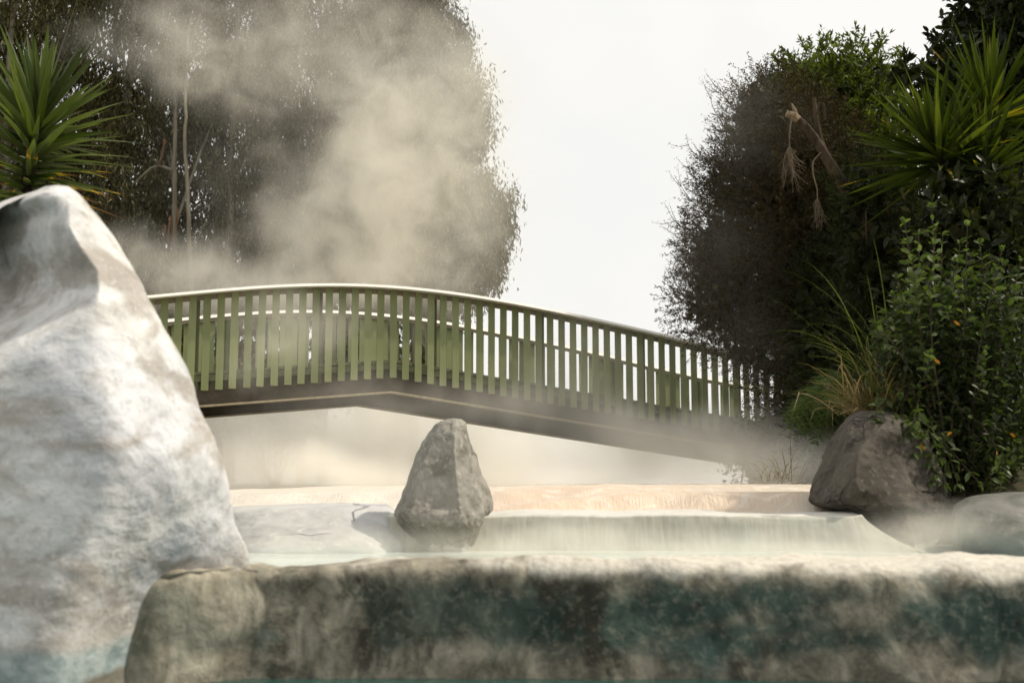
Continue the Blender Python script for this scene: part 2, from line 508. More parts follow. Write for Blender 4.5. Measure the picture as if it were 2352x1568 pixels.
c = m.mix(m.math('MULTIPLY', m.maprange(z, ZN + .15, ZN + .11), .75), c, m.mix(m.maprange(n2, .4, .6), (.16, .24, .25), (.33, .40, .40)))
c = m.mix(m.math('MULTIPLY', m.maprange(z, ZN + .06, ZN + .035), .8), c, (.16, .13, .09))
m.princ(c, .9, m.bump(m.math('ADD', m.math('ADD', n1, m.math('MULTIPLY', n2, .5)), m.math('MULTIPLY', n3, .2)), .55, .025), spec=.2)
def bl(y, xl, xr, rx=None, fd=-.25, rd=None, rb=0.0):
    """ring from left and right extents; rx px of the ridge"""
    wd = xr - xl
    rx = xl + wd * .6 if rx is None else rx
    rd = fd if rd is None else rd
    return (y, [(xl + wd * .12, .45), (xl, .2), (xl + wd * .28, fd * .75), (rx, rd), (rx + (xr - rx) * .6, rd * .45 + rb), (xr, .06 + rb), (xr - wd * .08, .38 + rb * .5), (xl + wd * .5, .6)])
lev = [bl(428, 100, 160, fd=-.01), bl(440, 70, 178, fd=-.05), bl(458, 10, 197, fd=-.09), bl(485, -50, 217, 130, fd=-.12), bl(545, -150, 263, 160, fd=-.16), bl(610, -230, 308, 215, fd=-.18),
       bl(685, -290, 350, 225, fd=-.22), bl(760, -330, 393, 215, fd=-.27), bl(850, -360, 432, 230, fd=-.31), bl(945, -390, 461, 250, fd=-.34), bl(1030, -410, 505, 260, fd=-.36),
       bl(1110, -430, 534, 250, fd=-.37, rb=.02), bl(1200, -450, 556, 225, fd=-.37, rb=.06), bl(1270, -460, 580, 205, fd=-.37, rb=.12), bl(1330, -460, 580, 185, fd=-.375, rb=.18), bl(1400, -460, 575, 165, fd=-.38, rb=.23), bl(1470, -460, 570, 150, fd=-.38, rb=.26), bl(1540, -460, 565, 145, fd=-.38, rb=.28), bl(1680, -460, 560, 140, fd=-.38, rb=.28)]
RIDGE = [(440, 150), (520, 155), (575, 185), (620, 218), (665, 222), (700, 205), (740, 150), (790, 60), (840, 0), (880, -80)]
def hollow(x, y):
    if y < 445 or y > 900: return 0
    rx = np.interp(y, [r[0] for r in RIDGE], [r[1] for r in RIDGE])
    s_ = float(sm(438, 500, y)) * float(sm(930, 700, y))
    return .0021 * min(max(0.0, rx + 8 - x), 200) * s_ * float(sm(-250, -50, x))
loft_rock_o = loft_rock('boulder', lev, 3.2, m.mat, n_lev=200, seg=26, smooth=6, amp=.022, freq=2.6, seed=2, amp2=.003, extra=hollow)
tag(loft_rock_o, 'huge pale grey boulder rising from the nearest pool at the left end of the wall', 'boulder')

# middle standing stone
m_mid = rock_mat('grey_stone', (.14, .13, .105), (.25, .235, .205), (.33, .31, .275), 8, (.38, .36, .32), wet_z=.13, wet=(.09, .08, .052), bumpd=.009, crack=3.6, crust=True)
lev = [
 (962, [(1036, .10), (1030, .06), (1034, .04), (1040, .03), (1046, .03), (1052, .05), (1055, .08), (1045, .11)]),
 (972, [(1012, .12), (1004, .06), (1014, .0), (1030, -.01), (1048, -.01), (1060, .02), (1064, .08), (1040, .14)]),
 (992, [(998, .13), (988, .06), (1002, -.03), (1022, -.04), (1046, -.05), (1066, .0), (1070, .09), (1040, .16)]),
 (1018, [(982, .15), (971, .07), (990, -.05), (1014, -.055), (1044, -.08), (1071, -.01), (1078, .10), (1035, .19)]),
 (1060, [(966, .17), (953, .08), (975, -.07), (1013, -.082), (1045, -.11), (1080, -.03), (1098, .11), (1030, .22)]),
 (1110, [(950, .19), (933, .08), (960, -.09), (1012, -.105), (1050, -.14), (1094, -.05), (1120, .12), (1030, .24)]),
 (1160, [(935, .20), (913, .08), (945, -.13), (1012, -.135), (1055, -.16), (1106, -.06), (1133, .13), (1030, .26)]),
 (1185, [(930, .2), (908, .08), (935, -.15), (1010, -.18), (1060, -.17), (1106, -.07), (1120, .13), (1030, .26)]),
 (1215, [(940, .2), (925, .06), (955, -.12), (1005, -.16), (1060, -.15), (1096, -.07), (1106, .12), (1030, .24)]),
 (1262, [(985, .2), (975, .04), (990, -.07), (1020, -.10), (1060, -.10), (1086, -.05), (1096, .1), (1035, .2)]),
 (1310, [(985, .2), (975, .04), (990, -.06), (1020, -.08), (1060, -.08), (1086, -.05), (1096, .1), (1035, .2)])]
o = loft_rock('standing_stone', lev, 5.35, m_mid, n_lev=150, seg=24, smooth=0, amp=.013, freq=5, seed=5, amp2=.006)
tag(o, 'pointed grey stone standing in the middle pool in front of the bridge', 'rock')

# flat pale slab left of the stone
m_slab = rock_mat('pale_slab_stone', (.32, .32, .31), (.43, .425, .41), (.52, .515, .49), 4, (.55, .54, .51), wet_z=.03, wet=(.40, .44, .42), bumpd=.010, crack=2.4, tint=(.52, .51, .54))
lev = [
 (1156, [(700, .75), (690, .6), (705, .42), (760, .40), (820, .40), (870, .42), (885, .6), (800, .8)]),
 (1163, [(560, .75), (530, .5), (640, .30), (740, .26), (820, .26), (890, .32), (900, .55), (760, .85)]),
 (1172, [(480, .75), (430, .45), (620, .18), (740, .14), (830, .14), (900, .22), (912, .5), (740, .88)]),
 (1200, [(500, .75), (440, .45), (600, .06), (740, .02), (840, .03), (915, .12), (930, .45), (720, .9)]),
 (1235, [(480, .75), (420, .4), (600, -.08), (740, -.14), (850, -.12), (930, .0), (945, .4), (720, .9)]),
 (1272, [(470, .75), (400, .35), (590, -.2), (740, -.26), (860, -.24), (940, -.06), (955, .4), (720, .9)]),
 (1320, [(470, .75), (400, .35), (590, -.26), (740, -.32), (860, -.3), (940, -.06), (955, .4), (720, .9)])]
o = loft_rock('slab_rock', lev, 5.35, m_slab, n_lev=90, seg=24, smooth=4, amp=.018, freq=3.5, seed=8, amp2=.007)
tag(o, 'low pale grey slab rock sloping into the water left of the pointed stone', 'rock')

# right rock below the shrub
m_right = rock_mat('brown_stone', (.032, .027, .02), (.062, .053, .042), (.098, .085, .067), 6, (.135, .118, .093), wet_z=.06, wet=(.09, .09, .075), bumpd=.016, crack=3.0, crust=True, tint=(.088, .078, .06))
lev = [
 (944, [(1985, .4), (1970, .3), (1985, .2), (2010, .18), (2035, .2), (2050, .3), (2045, .4), (2015, .5)]),
 (960, [(1955, .45), (1943, .3), (1965, .1), (2010, .05), (2050, .06), (2090, .2), (2090, .5), (2015, .6)]),
 (990, [(1938, .5), (1922, .3), (1950, .05), (2005, -.04), (2060, -.03), (2120, .15), (2120, .6), (2015, .7)]),
 (1040, [(1912, .5), (1896, .3), (1935, .0), (1975, -.11), (2065, -.02), (2140, .1), (2150, .6), (2015, .8)]),
 (1090, [(1892, .5), (1877, .28), (1925, -.04), (1965, -.17), (2070, -.06), (2160, .08), (2175, .6), (2015, .8)]),
 (1130, [(1882, .5), (1866, .26), (1915, -.06), (1972, -.21), (2075, -.12), (2170, .06), (2185, .6), (2015, .8)]),
 (1160, [(1885, .5), (1870, .26), (1905, -.02), (1970, -.13), (2080, -.2), (2168, .05), (2185, .6), (2015, .8)]),
 (1185, [(1960, .5), (1965, .3), (1975, .06), (2000, -.08), (2080, -.18), (2160, .05), (2185, .6), (2015, .8)]),
 (1215, [(1985, .5), (1990, .3), (2005, .0), (2030, -.16), (2090, -.24), (2145, .0), (2180, .6), (2040, .8)]),
 (1248, [(2010, .5), (2020, .3), (2035, -.02), (2060, -.18), (2100, -.22), (2125, -.02), (2170, .6), (2060, .8)]),
 (1310, [(2020, .5), (2030, .3), (2045, .0), (2065, -.14), (2100, -.18), (2120, -.02), (2170, .6), (2060, .8)])]
o = loft_rock('rounded_rock', lev, 5.6, m_right, n_lev=140, seg=20, smooth=0, amp=.018, freq=3.6, seed=11, amp2=.009)
tag(o, 'rounded brown rock at the right end of the spillway under the leafy shrub', 'rock')

m_fr = rock_mat('dark_wet_stone', (.07, .07, .06), (.12, .12, .105), (.19, .18, .16), 6, (.2, .19, .17), wet_z=.10, wet=(.11, .15, .14), bumpd=.01, rough=.6)
lev = [
 (1130, [(2340, .3), (2300, .2), (2320, .1), (2380, .08), (2430, .1), (2470, .2), (2450, .3), (2380, .4)]),
 (1138, [(2260, .4), (2235, .2), (2270, .02), (2360, -.04), (2450, -.02), (2540, .2), (2520, .45), (2380, .55)]),
 (1156, [(2220, .5), (2200, .25), (2230, -.06), (2340, -.16), (2460, -.14), (2580, .2), (2560, .5), (2380, .7)]),
 (1185, [(2210, .5), (2186, .25), (2215, -.12), (2330, -.24), (2460, -.2), (2610, .2), (2590, .5), (2380, .8)]),
 (1245, [(2210, .5), (2183, .25), (2210, -.14), (2330, -.30), (2460, -.26), (2620, .2), (2600, .5), (2380, .8)]),
 (1310, [(2210, .5), (2183, .25), (2210, -.14), (2330, -.30), (2460, -.26), (2620, .2), (2600, .5), (2380, .8)])]
o = loft_rock('low_rock', lev, 5.2, m_fr, n_lev=80, seg=18, smooth=3, amp=.02, freq=4, seed=14)
tag(o, 'low dark wet rock in the middle pool below the shrub at far right', 'rock')

# ------------------------------------------------------------------ spillway wall between the middle pool and the terraces
def strip_wall(name, xs_w, prof_fn, mat, amp, freq, seed, smooth=True):
    """profile (Y,Z) list per X, swept along X"""
    rows = []
    for x in xs_w:
        pr = spline(prof_fn(x), 44)
        rows.append(np.column_stack([np.full(len(pr), x), pr]))
    V = np.array(rows); nx, npf = V.shape[:2]
    g1 = np.gradient(V, axis=1); nr = unit(np.column_stack([np.zeros(nx * npf), -g1[..., 2].ravel(), g1[..., 1].ravel()]))
    flat = V.reshape(-1, 3); off = Vector((seed, seed * 2.1, 0))
    for q in range(len(flat)):
        p = Vector(flat[q]) * freq + off
        flat[q] += nr[q] * (mnoise.fractal(p, .9, 2.1, 6) * amp)
    mb = MB(); idx = np.arange(nx * npf).reshape(nx, npf)
    mb.add(flat, np.stack([idx[:-1, :-1], idx[:-1, 1:], idx[1:, 1:], idx[1:, :-1]], -1).reshape(-1, 4))
    for r in (0, nx - 1):
        ring = V[r]; mb.add(np.vstack([ring, ring.mean(axis=0)]), [(j, j + 1, npf) for j in range(npf - 1)])
    return mb.build(name, mat, None, smooth)

m = NT('lime_crust')
v = m.pos()
n1 = m.noise(m.scale(v, (9, 1, 1.0)), 4, 6, .6, .8)
n2 = m.noise(v, 9, 5, .6, .4); n3 = m.noise(v, 1.6, 3)
z = m.sep(v)[2]
c = m.ramp(n1, [(.3, (.32, .305, .25)), (.5, (.385, .37, .31)), (.72, (.45, .435, .37))])
c = m.mix(m.math('MULTIPLY', m.maprange(n3, .45, .7), .45), c, (.31, .36, .32))
zz = m.math('ADD', z, m.math('MULTIPLY', m.math('SUBTRACT', n2, .5), .03))
c = m.mix(m.maprange(zz, .148, .16), c, (.60, .575, .52))
m.princ(c, m.ramp(n2, [(.3, .35), (.7, .7)]), m.bump(m.math('ADD', n1, m.math('MULTIPLY', n2, .6)), .3, .008), spec=.4)
Zw = float(P(1500, 1180, 5.42)[2])
def weir_prof(x):
    zt_ = Zw + .006 * math.sin(x * 3.1) + .004 * math.sin(x * 7.7 + 1)
    fl = float(sm(1.40, 1.66, x))           # the right end flares down to the pool
    return [(5.9, zt_ - .03), (5.8, zt_ + .004), (5.6, zt_ + .006), (5.45, zt_), (5.405, zt_ - .006), (5.39 - fl * .02, zt_ - .03), (5.375 - fl * .08, .08), (5.35 - fl * .14, .02), (5.27 - fl * .15, -.03), (5.2, -.12)]
o = strip_wall('spillway_wall', np.linspace(-.58, 1.645, 310), weir_prof, m.mat, .008, 5, 3)
_cw = np.empty(len(o.data.vertices) * 3); o.data.vertices.foreach_get('co', _cw); _cw = _cw.reshape(-1, 3)
_cw[:, 0] += sm(1.42, 1.645, _cw[:, 0]) * .20 * np.clip(1 - _cw[:, 2] / Zw, 0, 1) ** 1.6 * (_cw[:, 1] < 5.5); o.data.vertices.foreach_set('co', _cw.ravel()); o.data.update()
tag(o, 'low lime crusted wall with thin hot water sliding over it between the two rocks', 'wall')

# ------------------------------------------------------------------ near pool wall
m = NT('stained_concrete')
v = m.pos()
X_, Y_, Z_ = m.sep(v)
n1 = m.noise(v, 3.4, 7, .62, .7)
n2 = m.noise(m.scale(v, (1, 1, .7)), 11, 6, .65, .6)
n3 = m.noise(m.scale(v, (1.2, 1, .9)), 3.6, 6, .62, .9)
n4 = m.noise(v, 48, 4, .65)
n5 = m.noise(m.scale(v, (.8, 1, 1.2)), 2.1, 4, .55, .6)
zt_w = float(P(1500, 1296, 3.25)[2])
c = m.ramp(n2, [(.3, (.055, .05, .036)), (.47, (.165, .148, .112)), (.68, (.38, .345, .27))])
zr = m.maprange(Z_, ZN, zt_w, 0, 1, smooth=False)            # 0 at water, 1 at top
zj = m.math('ADD', zr, m.math('MULTIPLY', m.math('SUBTRACT', n1, .5), .9))
c = m.mix(m.math('MULTIPLY', m.maprange(X_, -.66, -.82), .75), c, m.ramp(n2, [(.3, (.27, .24, .17)), (.5, (.42, .38, .295)), (.7, (.58, .54, .44))]))
band = m.math('MULTIPLY', m.maprange(zj, .10, .36), m.maprange(zj, .94, .70))
xg = m.maprange(X_, -1.2, .6, .55, 1.0)
c = m.mix(m.math('MULTIPLY', m.math('MULTIPLY', band, xg), m.maprange(n5, .36, .52)), c, m.ramp(n2, [(.35, (.014, .030, .024)), (.55, (.040, .068, .054)), (.75, (.10, .13, .10))]))
c = m.mix(m.math('MULTIPLY', m.maprange(n3, .52, .64), m.maprange(X_, -.95, -.55, .25, .88)), c, (.03, .028, .018))
c = m.mix(m.math('MULTIPLY', m.maprange(n1, .56, .7), .5), c, (.09, .14, .125))
zt2 = m.math('ADD', zr, m.math('MULTIPLY', m.math('SUBTRACT', n3, .5), .55))
zt2 = m.math('ADD', zt2, m.maprange(X_, -.6, 1.1, -.10, .05))
c = m.mix(m.math('MULTIPLY', m.maprange(zt2, .86, 1.0), .85), c, m.ramp(n4, [(.3, (.46, .42, .35)), (.6, (.70, .66, .58))]))
c = m.mix(m.math('MULTIPLY', m.maprange(n4, .5, .64), .15), c, (.50, .45, .35))
m.princ(c, .8, m.bump(m.math('ADD', m.math('ADD', n1, n2), m.math('MULTIPLY', n4, .3)), .6, .02), spec=.3)
stain = m.mat
def wall_prof(lip):
    def f(x):
        # top edge pixel height varies along the wall
        px = 1176 + x / 3.25 * F * cp
        yt = np.interp(px, [250, 420, 560, 620, 700, 800, 1200, 1700, 2000, 2352, 2700], [1330, 1302, 1300, 1306, 1303, 1297, 1290, 1284, 1287, 1281, 1281])
        z = float(P(px, yt, 3.28)[2])
        rr = lip + .05 * float(sm(1500, 2100, px))
        return [(3.62, z - .30), (3.6, z - .10), (3.55, z - .018), (3.45, z - .002), (3.30, z), (3.30 - rr * .55, z - rr * .12), (3.30 - rr * .95, z - rr * .55), (3.30 - rr * 1.08, z - rr * 1.05 - .015),
                (3.30 - rr * 1.1 - .012, z - .195), (3.30 - rr * 1.1 - .016, z - .27), (3.30 - rr * 1.1 - .018, z - .36), (3.3 - rr * 1.1 - .02, z - .5)]
    return f
def wx(px): return (px - 1176) / F / cp * 3.25
o = strip_wall('pool_wall', np.linspace(wx(598), wx(2950), 420), wall_prof(.046), stain, .022, 3.0, 6)
tag(o, 'long stained concrete wall along the front of the middle pool', 'wall')
def block_prof(x):
    px = 1176 + x / 3.25 * F * cp
    base = wall_prof(.036)(x)
    t = max(0.0, min(1.0, (px - 282) / 130.0)); q = math.sqrt(1 - (1 - t) ** 2)
    fw = .15 * float(sm(640, 380, px))
    return [(y + .07 * (1 - q) - fw * float(sm(3.6, 3.3, y)), z - .035 * (1 - q)) for y, z in base]
o = strip_wall('wall_block', np.linspace(wx(284), wx(625), 95), block_prof, stain, .020, 4.0, 9)
_co = np.empty(len(o.data.vertices) * 3); o.data.vertices.foreach_get('co', _co); _co = _co.reshape(-1, 3)
_co[:, 0] += (_co[:, 2] - ZN) * .24 * sm(wx(600), wx(300), _co[:, 0]); o.data.vertices.foreach_set('co', _co.ravel()); o.data.update()
tag(o, 'rounded end block of the pool wall beside the pale boulder', 'wall')

# ------------------------------------------------------------------ bridge
A = np.array((-4.02, 14.0)); B = np.array((2.60, 16.28)); U = (B - A) / np.linalg.norm(B - A); NV = np.array((-U[1], U[0]))
def s_at(px):
    c = (px - 1176) / F / cp
    return (c * A[1] - A[0]) / (U[0] - c * U[1])
def prof(lst):
    ss, zz = [], []
    for px, py in lst:
        s = s_at(px); Yd = A[1] + s * U[1]
        ss.append(s); zz.append(P(px, py, Yd)[2])
    return np.array(ss), np.array(zz)
rs, rz = prof([(351, 681.5), (440, 673), (528, 666), (640, 658.5), (740, 654.5), (801, 655), (900, 662), (1000, 672.5), (1091, 682), (1148, 690), (1281, 720), (1485, 763), (1568, 782.5), (1685, 812), (1805, 838)])
pf = np.polyfit(rs, rz, 7)
def rail_z(s):
    s = np.asarray(s, float)
    z = np.polyval(pf, np.clip(s, rs[0], rs[-1]))
    d0 = (np.polyval(pf, rs[0] + .3) - np.polyval(pf, rs[0])) / .3
    d1 = (np.polyval(pf, rs[-1]) - np.polyval(pf, rs[-1] - .3)) / .3
    return z + np.where(s < rs[0], (s - rs[0]) * d0, 0) + np.where(s > rs[-1], (s - rs[-1]) * d1, 0)
ks, kz = prof([(472, 897), (900, 867), (1497, 966)])
SK = ks[1]
def kink_z(s):
    g0 = (kz[1] - kz[0]) / (ks[1] - ks[0]); g1 = (kz[2] - kz[1]) / (ks[2] - ks[1])
    s = np.asarray(s, float)
    return np.where(s < SK, kz[1] + (s - SK) * g0, kz[1] + (s - SK) * g1)
def BP(s, n, z):
    q = A + s * U + n * NV
    return np.array((q[0], q[1], z))
def sweep(mb, ss, n0, n1, z0f, z1f, mi=0):
    """rectangular bar along the bridge between two side offsets and two height functions"""
    vs_ = []
    for s in ss:
        z0, z1 = float(z0f(s)), float(z1f(s))
        vs_ += [BP(s, n0, z0), BP(s, n1, z0), BP(s, n1, z1), BP(s, n0, z1)]
    fs = []
    for i in range(len(ss) - 1):
        a = i * 4
        for k in range(4): fs.append((a + k, a + (k + 1) % 4, a + 4 + (k + 1) % 4, a + 4 + k))
    e = (len(ss) - 1) * 4
    fs += [(0, 3, 2, 1), (e, e + 1, e + 2, e + 3)]
    mb.add(vs_, fs, mi)

slat_w, slat_t = .09, .022
pit = (s_at(1585) - s_at(399)) / 42
def sweep_profile(mb, ss, prof_, zf, mi=0):
    vs_, n_ = [], len(prof_)
    for s in ss:
        z = float(zf(s)); vs_ += [BP(s, a, z + b) for a, b in prof_]
    fs = [(i * n_ + k, i * n_ + (k + 1) % n_, (i + 1) * n_ + (k + 1) % n_, (i + 1) * n_ + k) for i in range(len(ss) - 1) for k in range(n_)]
    mb.add(vs_, fs, mi)
    e = (len(ss) - 1) * n_
    mb.add(vs_[:n_], [tuple(range(n_))[::-1]], mi); mb.add(vs_[e:], [tuple(range(n_))], mi)
S0, S1 = -3.2, s_at(1930)
WB = 2.25
m = NT('green_paint')
oi = m.n('ShaderNodeObjectInfo').outputs['Random']
v = m.pos()
g = m.noise(m.scale(v, (18, 18, .8)), 5, 6, .6, .3)
g2 = m.noise(v, 3.5, 5, .6)
c = m.ramp(oi, [(0, (.175, .20, .085)), (.5, (.225, .255, .115)), (1, (.275, .305, .15))])
c = m.mix(m.math('MULTIPLY', m.maprange(g, .5, .72), .45), c, (.13, .15, .06))
c = m.mix(m.math('MULTIPLY', m.maprange(g2, .5, .7), .4), c, (.235, .255, .13))
m.princ(c, .65, m.bump(g, .4, .003), spec=.3)
green = m.mat
cream = plain('cream_paint', (.86, .83, .76), .5, .06)
tan_w = plain('tan_timber', (.24, .20, .14), .75, .2, scale=(8, 8, 8))
deck_m = plain('mossy_timber', (.13, .14, .075), .85, .35, scale=(10, 10, 10))
steel_m = plain('brown_steel', (.065, .052, .034), .7, .35, scale=(2, 2, 2))
lit_flange_m = plain('lit_flange', (.36, .30, .20), .7, .25, scale=(6, 6, 6))  # pale colour stands in for light along the girder's lower edge
dark_post = plain('dark_post_timber', (.10, .11, .05), .8, .25, scale=(8, 8, 2))

bridge = empty('footbridge', (A[0] + U[0] * 3, A[1] + U[1] * 3, 0.1))
tag(bridge, 'arched green slatted footbridge with cream handrails crossing the steaming stream', 'bridge')
SS = np.linspace(S0, S1, 90)
SKS = np.array([S0, SK, S1])
for side in (0, 1):
    q = 0.0 if side == 0 else WB
    o_ = -1 if side == 0 else 1            # outward direction
    lo, hi = sorted((q + o_ * .185, q - o_ * .05))
    mb = MB(); sweep_profile(mb, SS, [(lo, -.036), (hi, -.028 if side == 0 else -.044), (hi, 0), (lo + .018, 0)] if side == 0 else [(lo, -.046), (hi, -.046), (hi, 0), (lo + .022, 0)], rail_z)
    rail = mb.build('handrail', cream, bridge)
    mb = MB(); lo, hi = sorted((q + o_ * .001, q - o_ * .04))
    sweep(mb, SS, lo, hi, lambda s: rail_z(s) - .095, lambda s: rail_z(s) - .0275); mb.build('bearer', tan_w, rail).location = (0, 0, 0)
    # posts
    for j, sp_ in enumerate(s_at(399) + slat_w / 2 + (np.arange(-17, 56, 9) + (3 if side else 0)) * pit + .058 + (.055 if side else 0)):
        if sp_ < S0 or sp_ > S1: continue
        mb = MB(); zt_p = float(rail_z(sp_)) - .1; zb_p = float(kink_z(sp_)) - .02
        c_ = BP(sp_, q - o_ * .05, (zt_p + zb_p) / 2)
        box_oriented(mb, c_, np.array((*U * .03, 0)), np.array((*NV * .045, 0)), np.array((0, 0, (zt_p - zb_p) / 2)))
        mb.build('post', dark_post, bridge)
    # girder with flange
    dz = 0.0 if side == 0 else -.035
    gi = q - o_ * .06
    mb = MB(); lo, hi = sorted((gi + .01, gi - .01)); lo -= .02; hi += .02
    sweep(mb, SKS, lo, hi, lambda s: kink_z(s) - .178 + dz, lambda s: kink_z(s) + .116); gd = mb.build('girder', steel_m, bridge)
    mb = MB(); sweep(mb, SKS, gi - .085, gi + .085, lambda s: kink_z(s) - .20 + dz, lambda s: kink_z(s) - .1785 + dz); f_ = mb.build('flange', lit_flange_m, gd); f_.location = (0, 0, 0)
# deck boards with visible ends
mb = MB(); sweep(mb, SKS, -.0, WB, lambda s: kink_z(s) + .1165, lambda s: kink_z(s) + .20); mb.build('deck', deck_m, bridge)
mb = MB(); rngb = np.random.default_rng(4)
s = S0
while s < S1:
    ln = .138; zc = float(kink_z(s + ln / 2)) + .2225
    sl_ = (float(kink_z(s + ln)) - float(kink_z(s))) / ln
    box_oriented(mb, BP(s + ln / 2, WB / 2, zc + rngb.normal() * .003), np.array((*U * .066, .066 * sl_)), np.array((*NV * (WB / 2 + .01 + .006 * rngb.random()), 0)), np.array((0, 0, .018)))
    s += ln
mb.build('deck_board', deck_m, bridge)

s_first = s_at(399) + slat_w / 2
def slat_mesh(mb, s, q, o_):
    zt_s = float(rail_z(s)) - .0285; zb_s = float(kink_z(s)) + (0 if o_ < 0 else .0)
    hw = slat_w / 2; n0 = q + o_ * .003; n1 = q + o_ * (.003 + slat_t)
    lean = rngb.normal() * .003
    zz = [float(rail_z(s - hw)) - .0285, float(rail_z(s + hw)) - .0285]
    vs_ = [BP(s - hw + lean, n0, zb_s), BP(s + hw + lean, n0, zb_s), BP(s + hw + lean, n1, zb_s), BP(s - hw + lean, n1, zb_s),
           BP(s - hw, n0, zz[0]), BP(s + hw, n0, zz[1]), BP(s + hw, n1, zz[1]), BP(s - hw, n1, zz[0])]
    fs_ = [(0, 3, 2, 1), (4, 5, 6, 7), (0, 1, 5, 4), (1, 2, 6, 5), (2, 3, 7, 6), (3, 0, 4, 7)]
    mb.add(vs_, fs_ if o_ > 0 else [f[::-1] for f in fs_])
rest = MB()
for i in range(-17, 54):
    s = s_first + i * pit
    if s < S0 or s > S1: continue
    if i < -2: slat_mesh(rest, s, 0, -1); continue
    mb = MB(); slat_mesh(mb, s, 0, -1); mb.build('slat', green, bridge)
nf = 0
for i in range(-17, 54):
    s = s_first + i * pit + .055
    if s < S0 or s > S1: continue
    if i < 2 or nf >= 44: slat_mesh(rest, s, WB, 1); continue
    mb = MB(); slat_mesh(mb, s, WB, 1); mb.build('slat', green, bridge); nf += 1
tag(rest.build('slat', green, bridge), kind='stuff')
# end abutments
for sa in (S0, S1):
    mb = MB(); box_oriented(mb, BP(sa, WB / 2, float(kink_z(sa)) / 2 - .2), np.array((*U * .25, 0)), np.array((*NV * (WB / 2 + .1), 0)), np.array((0, 0, float(kink_z(sa)) / 2 + .05)))
    mb.build('abutment', steel_m, bridge)

# ------------------------------------------------------------------ foliage builders
def sample_lobes(lobes, n, D, rng, shell=.55):
    """points in a union of ellipsoids: lobe = (x_px, y_px, rx_px, ry_px, depth m, depth offset)"""
    vol = np.array([l[2] * l[3] for l in lobes], float); vol /= vol.sum()
    k = rng.choice(len(lobes), n, p=vol)
    d = unit(rng.normal(size=(n, 3)))
    r = rng.random(n) ** (1 / 3.0)
    r = shell * (0.62 + .4 * r) + (1 - shell) * r
    out = np.empty((n, 3)); nrm = np.empty((n, 3))
    mpp = D / F
    for i, l in enumerate(lobes):
        s = k == i
        c = P(l[0], l[1], D + (l[5] if len(l) > 5 else 0)); R = np.array((l[2] * mpp, l[4], l[3] * mpp))
        out[s] = c + d[s] * r[s][:, None] * R
        nrm[s] = unit(d[s] / R)
    return out, nrm

def trunk_path(pts, D):
    return np.array([P(x, y, D + (q[0] if q else 0)) for x, y, *q in pts])

euc_leaf = leaf_mat('eucalyptus_leaf', [(0, (.028, .026, .009)), (.45, (.060, .056, .020)), (.78, (.12, .108, .046)), (1, (.28, .25, .13))], .25, (1.2, 1.2, .6))
euc_bark = bark_mat('eucalyptus_bark', (.085, .072, .048), (.27, .24, .18), 5)
dead_bark = bark_mat('loose_bark', (.10, .05, .025), (.24, .13, .07), 8)

def eucalyptus(label, D, lobes, trunks, n_clump, seed, leafL=.20, leafW=.042, per=34, group='eucalyptus trees behind the bridge'):
    rng = np.random.default_rng(seed)
    base = P(trunks[0][0][0], 1110, D); base[2] = .05
    root = empty('eucalyptus_tree', base)
    tag(root, label, 'tree', group)
    cl, _ = sample_lobes(lobes, n_clump, D, rng, .5)
    n_clump = int(n_clump * 1.5); cl, _ = sample_lobes(lobes, n_clump, D, rng, .5)
    n = n_clump * per
    ci = np.repeat(np.arange(n_clump), per)
    spread = (.30 + .5 * rng.random(n_clump))[ci][:, None]
    pos = cl[ci] + rng.normal(size=(n, 3)) * np.array((.30, .30, .50)) * spread * .9
    d = np.array((0, 0, -1.)) + rng.normal(size=(n, 3)) * np.array((.42, .42, .35)); d = unit(d)
    side = frames(d, rng)
    mb = MB()
    lsz = rng.uniform(.65, 1.3, n)
    add_leaves4(mb, pos, d, side, leafL * lsz, leafW * lsz * rng.uniform(.7, 1.2, n), bend=rng.normal(size=(n, 3)) * .16)
    mb.build('crown', euc_leaf, root)
    mb = MB()
    for tpts in trunks:
        path = trunk_path([t[:2] for t in tpts], D + rng.uniform(-.9, .4)); r0, r1 = tpts[0][2] * .68, tpts[-1][2] * .68
        sp_ = spline(path, 24)
        sp_[1:-1, 0] += np.cumsum(rng.normal(size=22)) * .012
        tube(mb, sp_, np.linspace(r0, r1, 24), 8, 0, .06, seed)
    # limbs reaching into the foliage
    tp = spline(trunk_path([t[:2] for t in trunks[0]], D), 40)
    for j in range(16):
        a = tp[rng.integers(12, 39)]; b = cl[rng.integers(n_clump)]
        if b[2] < a[2] - .5: continue
        mid = (a + b) / 2 + np.array((0, 0, .3))
        tube(mb, spline([a, mid, b], 8), np.linspace(.05, .012, 8), 5, 0)
    if seed % 2 == 0:
        for j in range(14):
            a = tp[rng.integers(6, 34)] + rng.normal(size=3) * .12
            ln = rng.uniform(.6, 1.8)
            tube(mb, spline([a, a + np.array((rng.normal() * .05, -.08, -ln * .5)), a + np.array((rng.normal() * .12, -.05, -ln))], 6), [.03, .025, .03, .02, .012, .006], 4, 1)
    mb.build('trunk', [euc_bark, dead_bark], root)
    return root

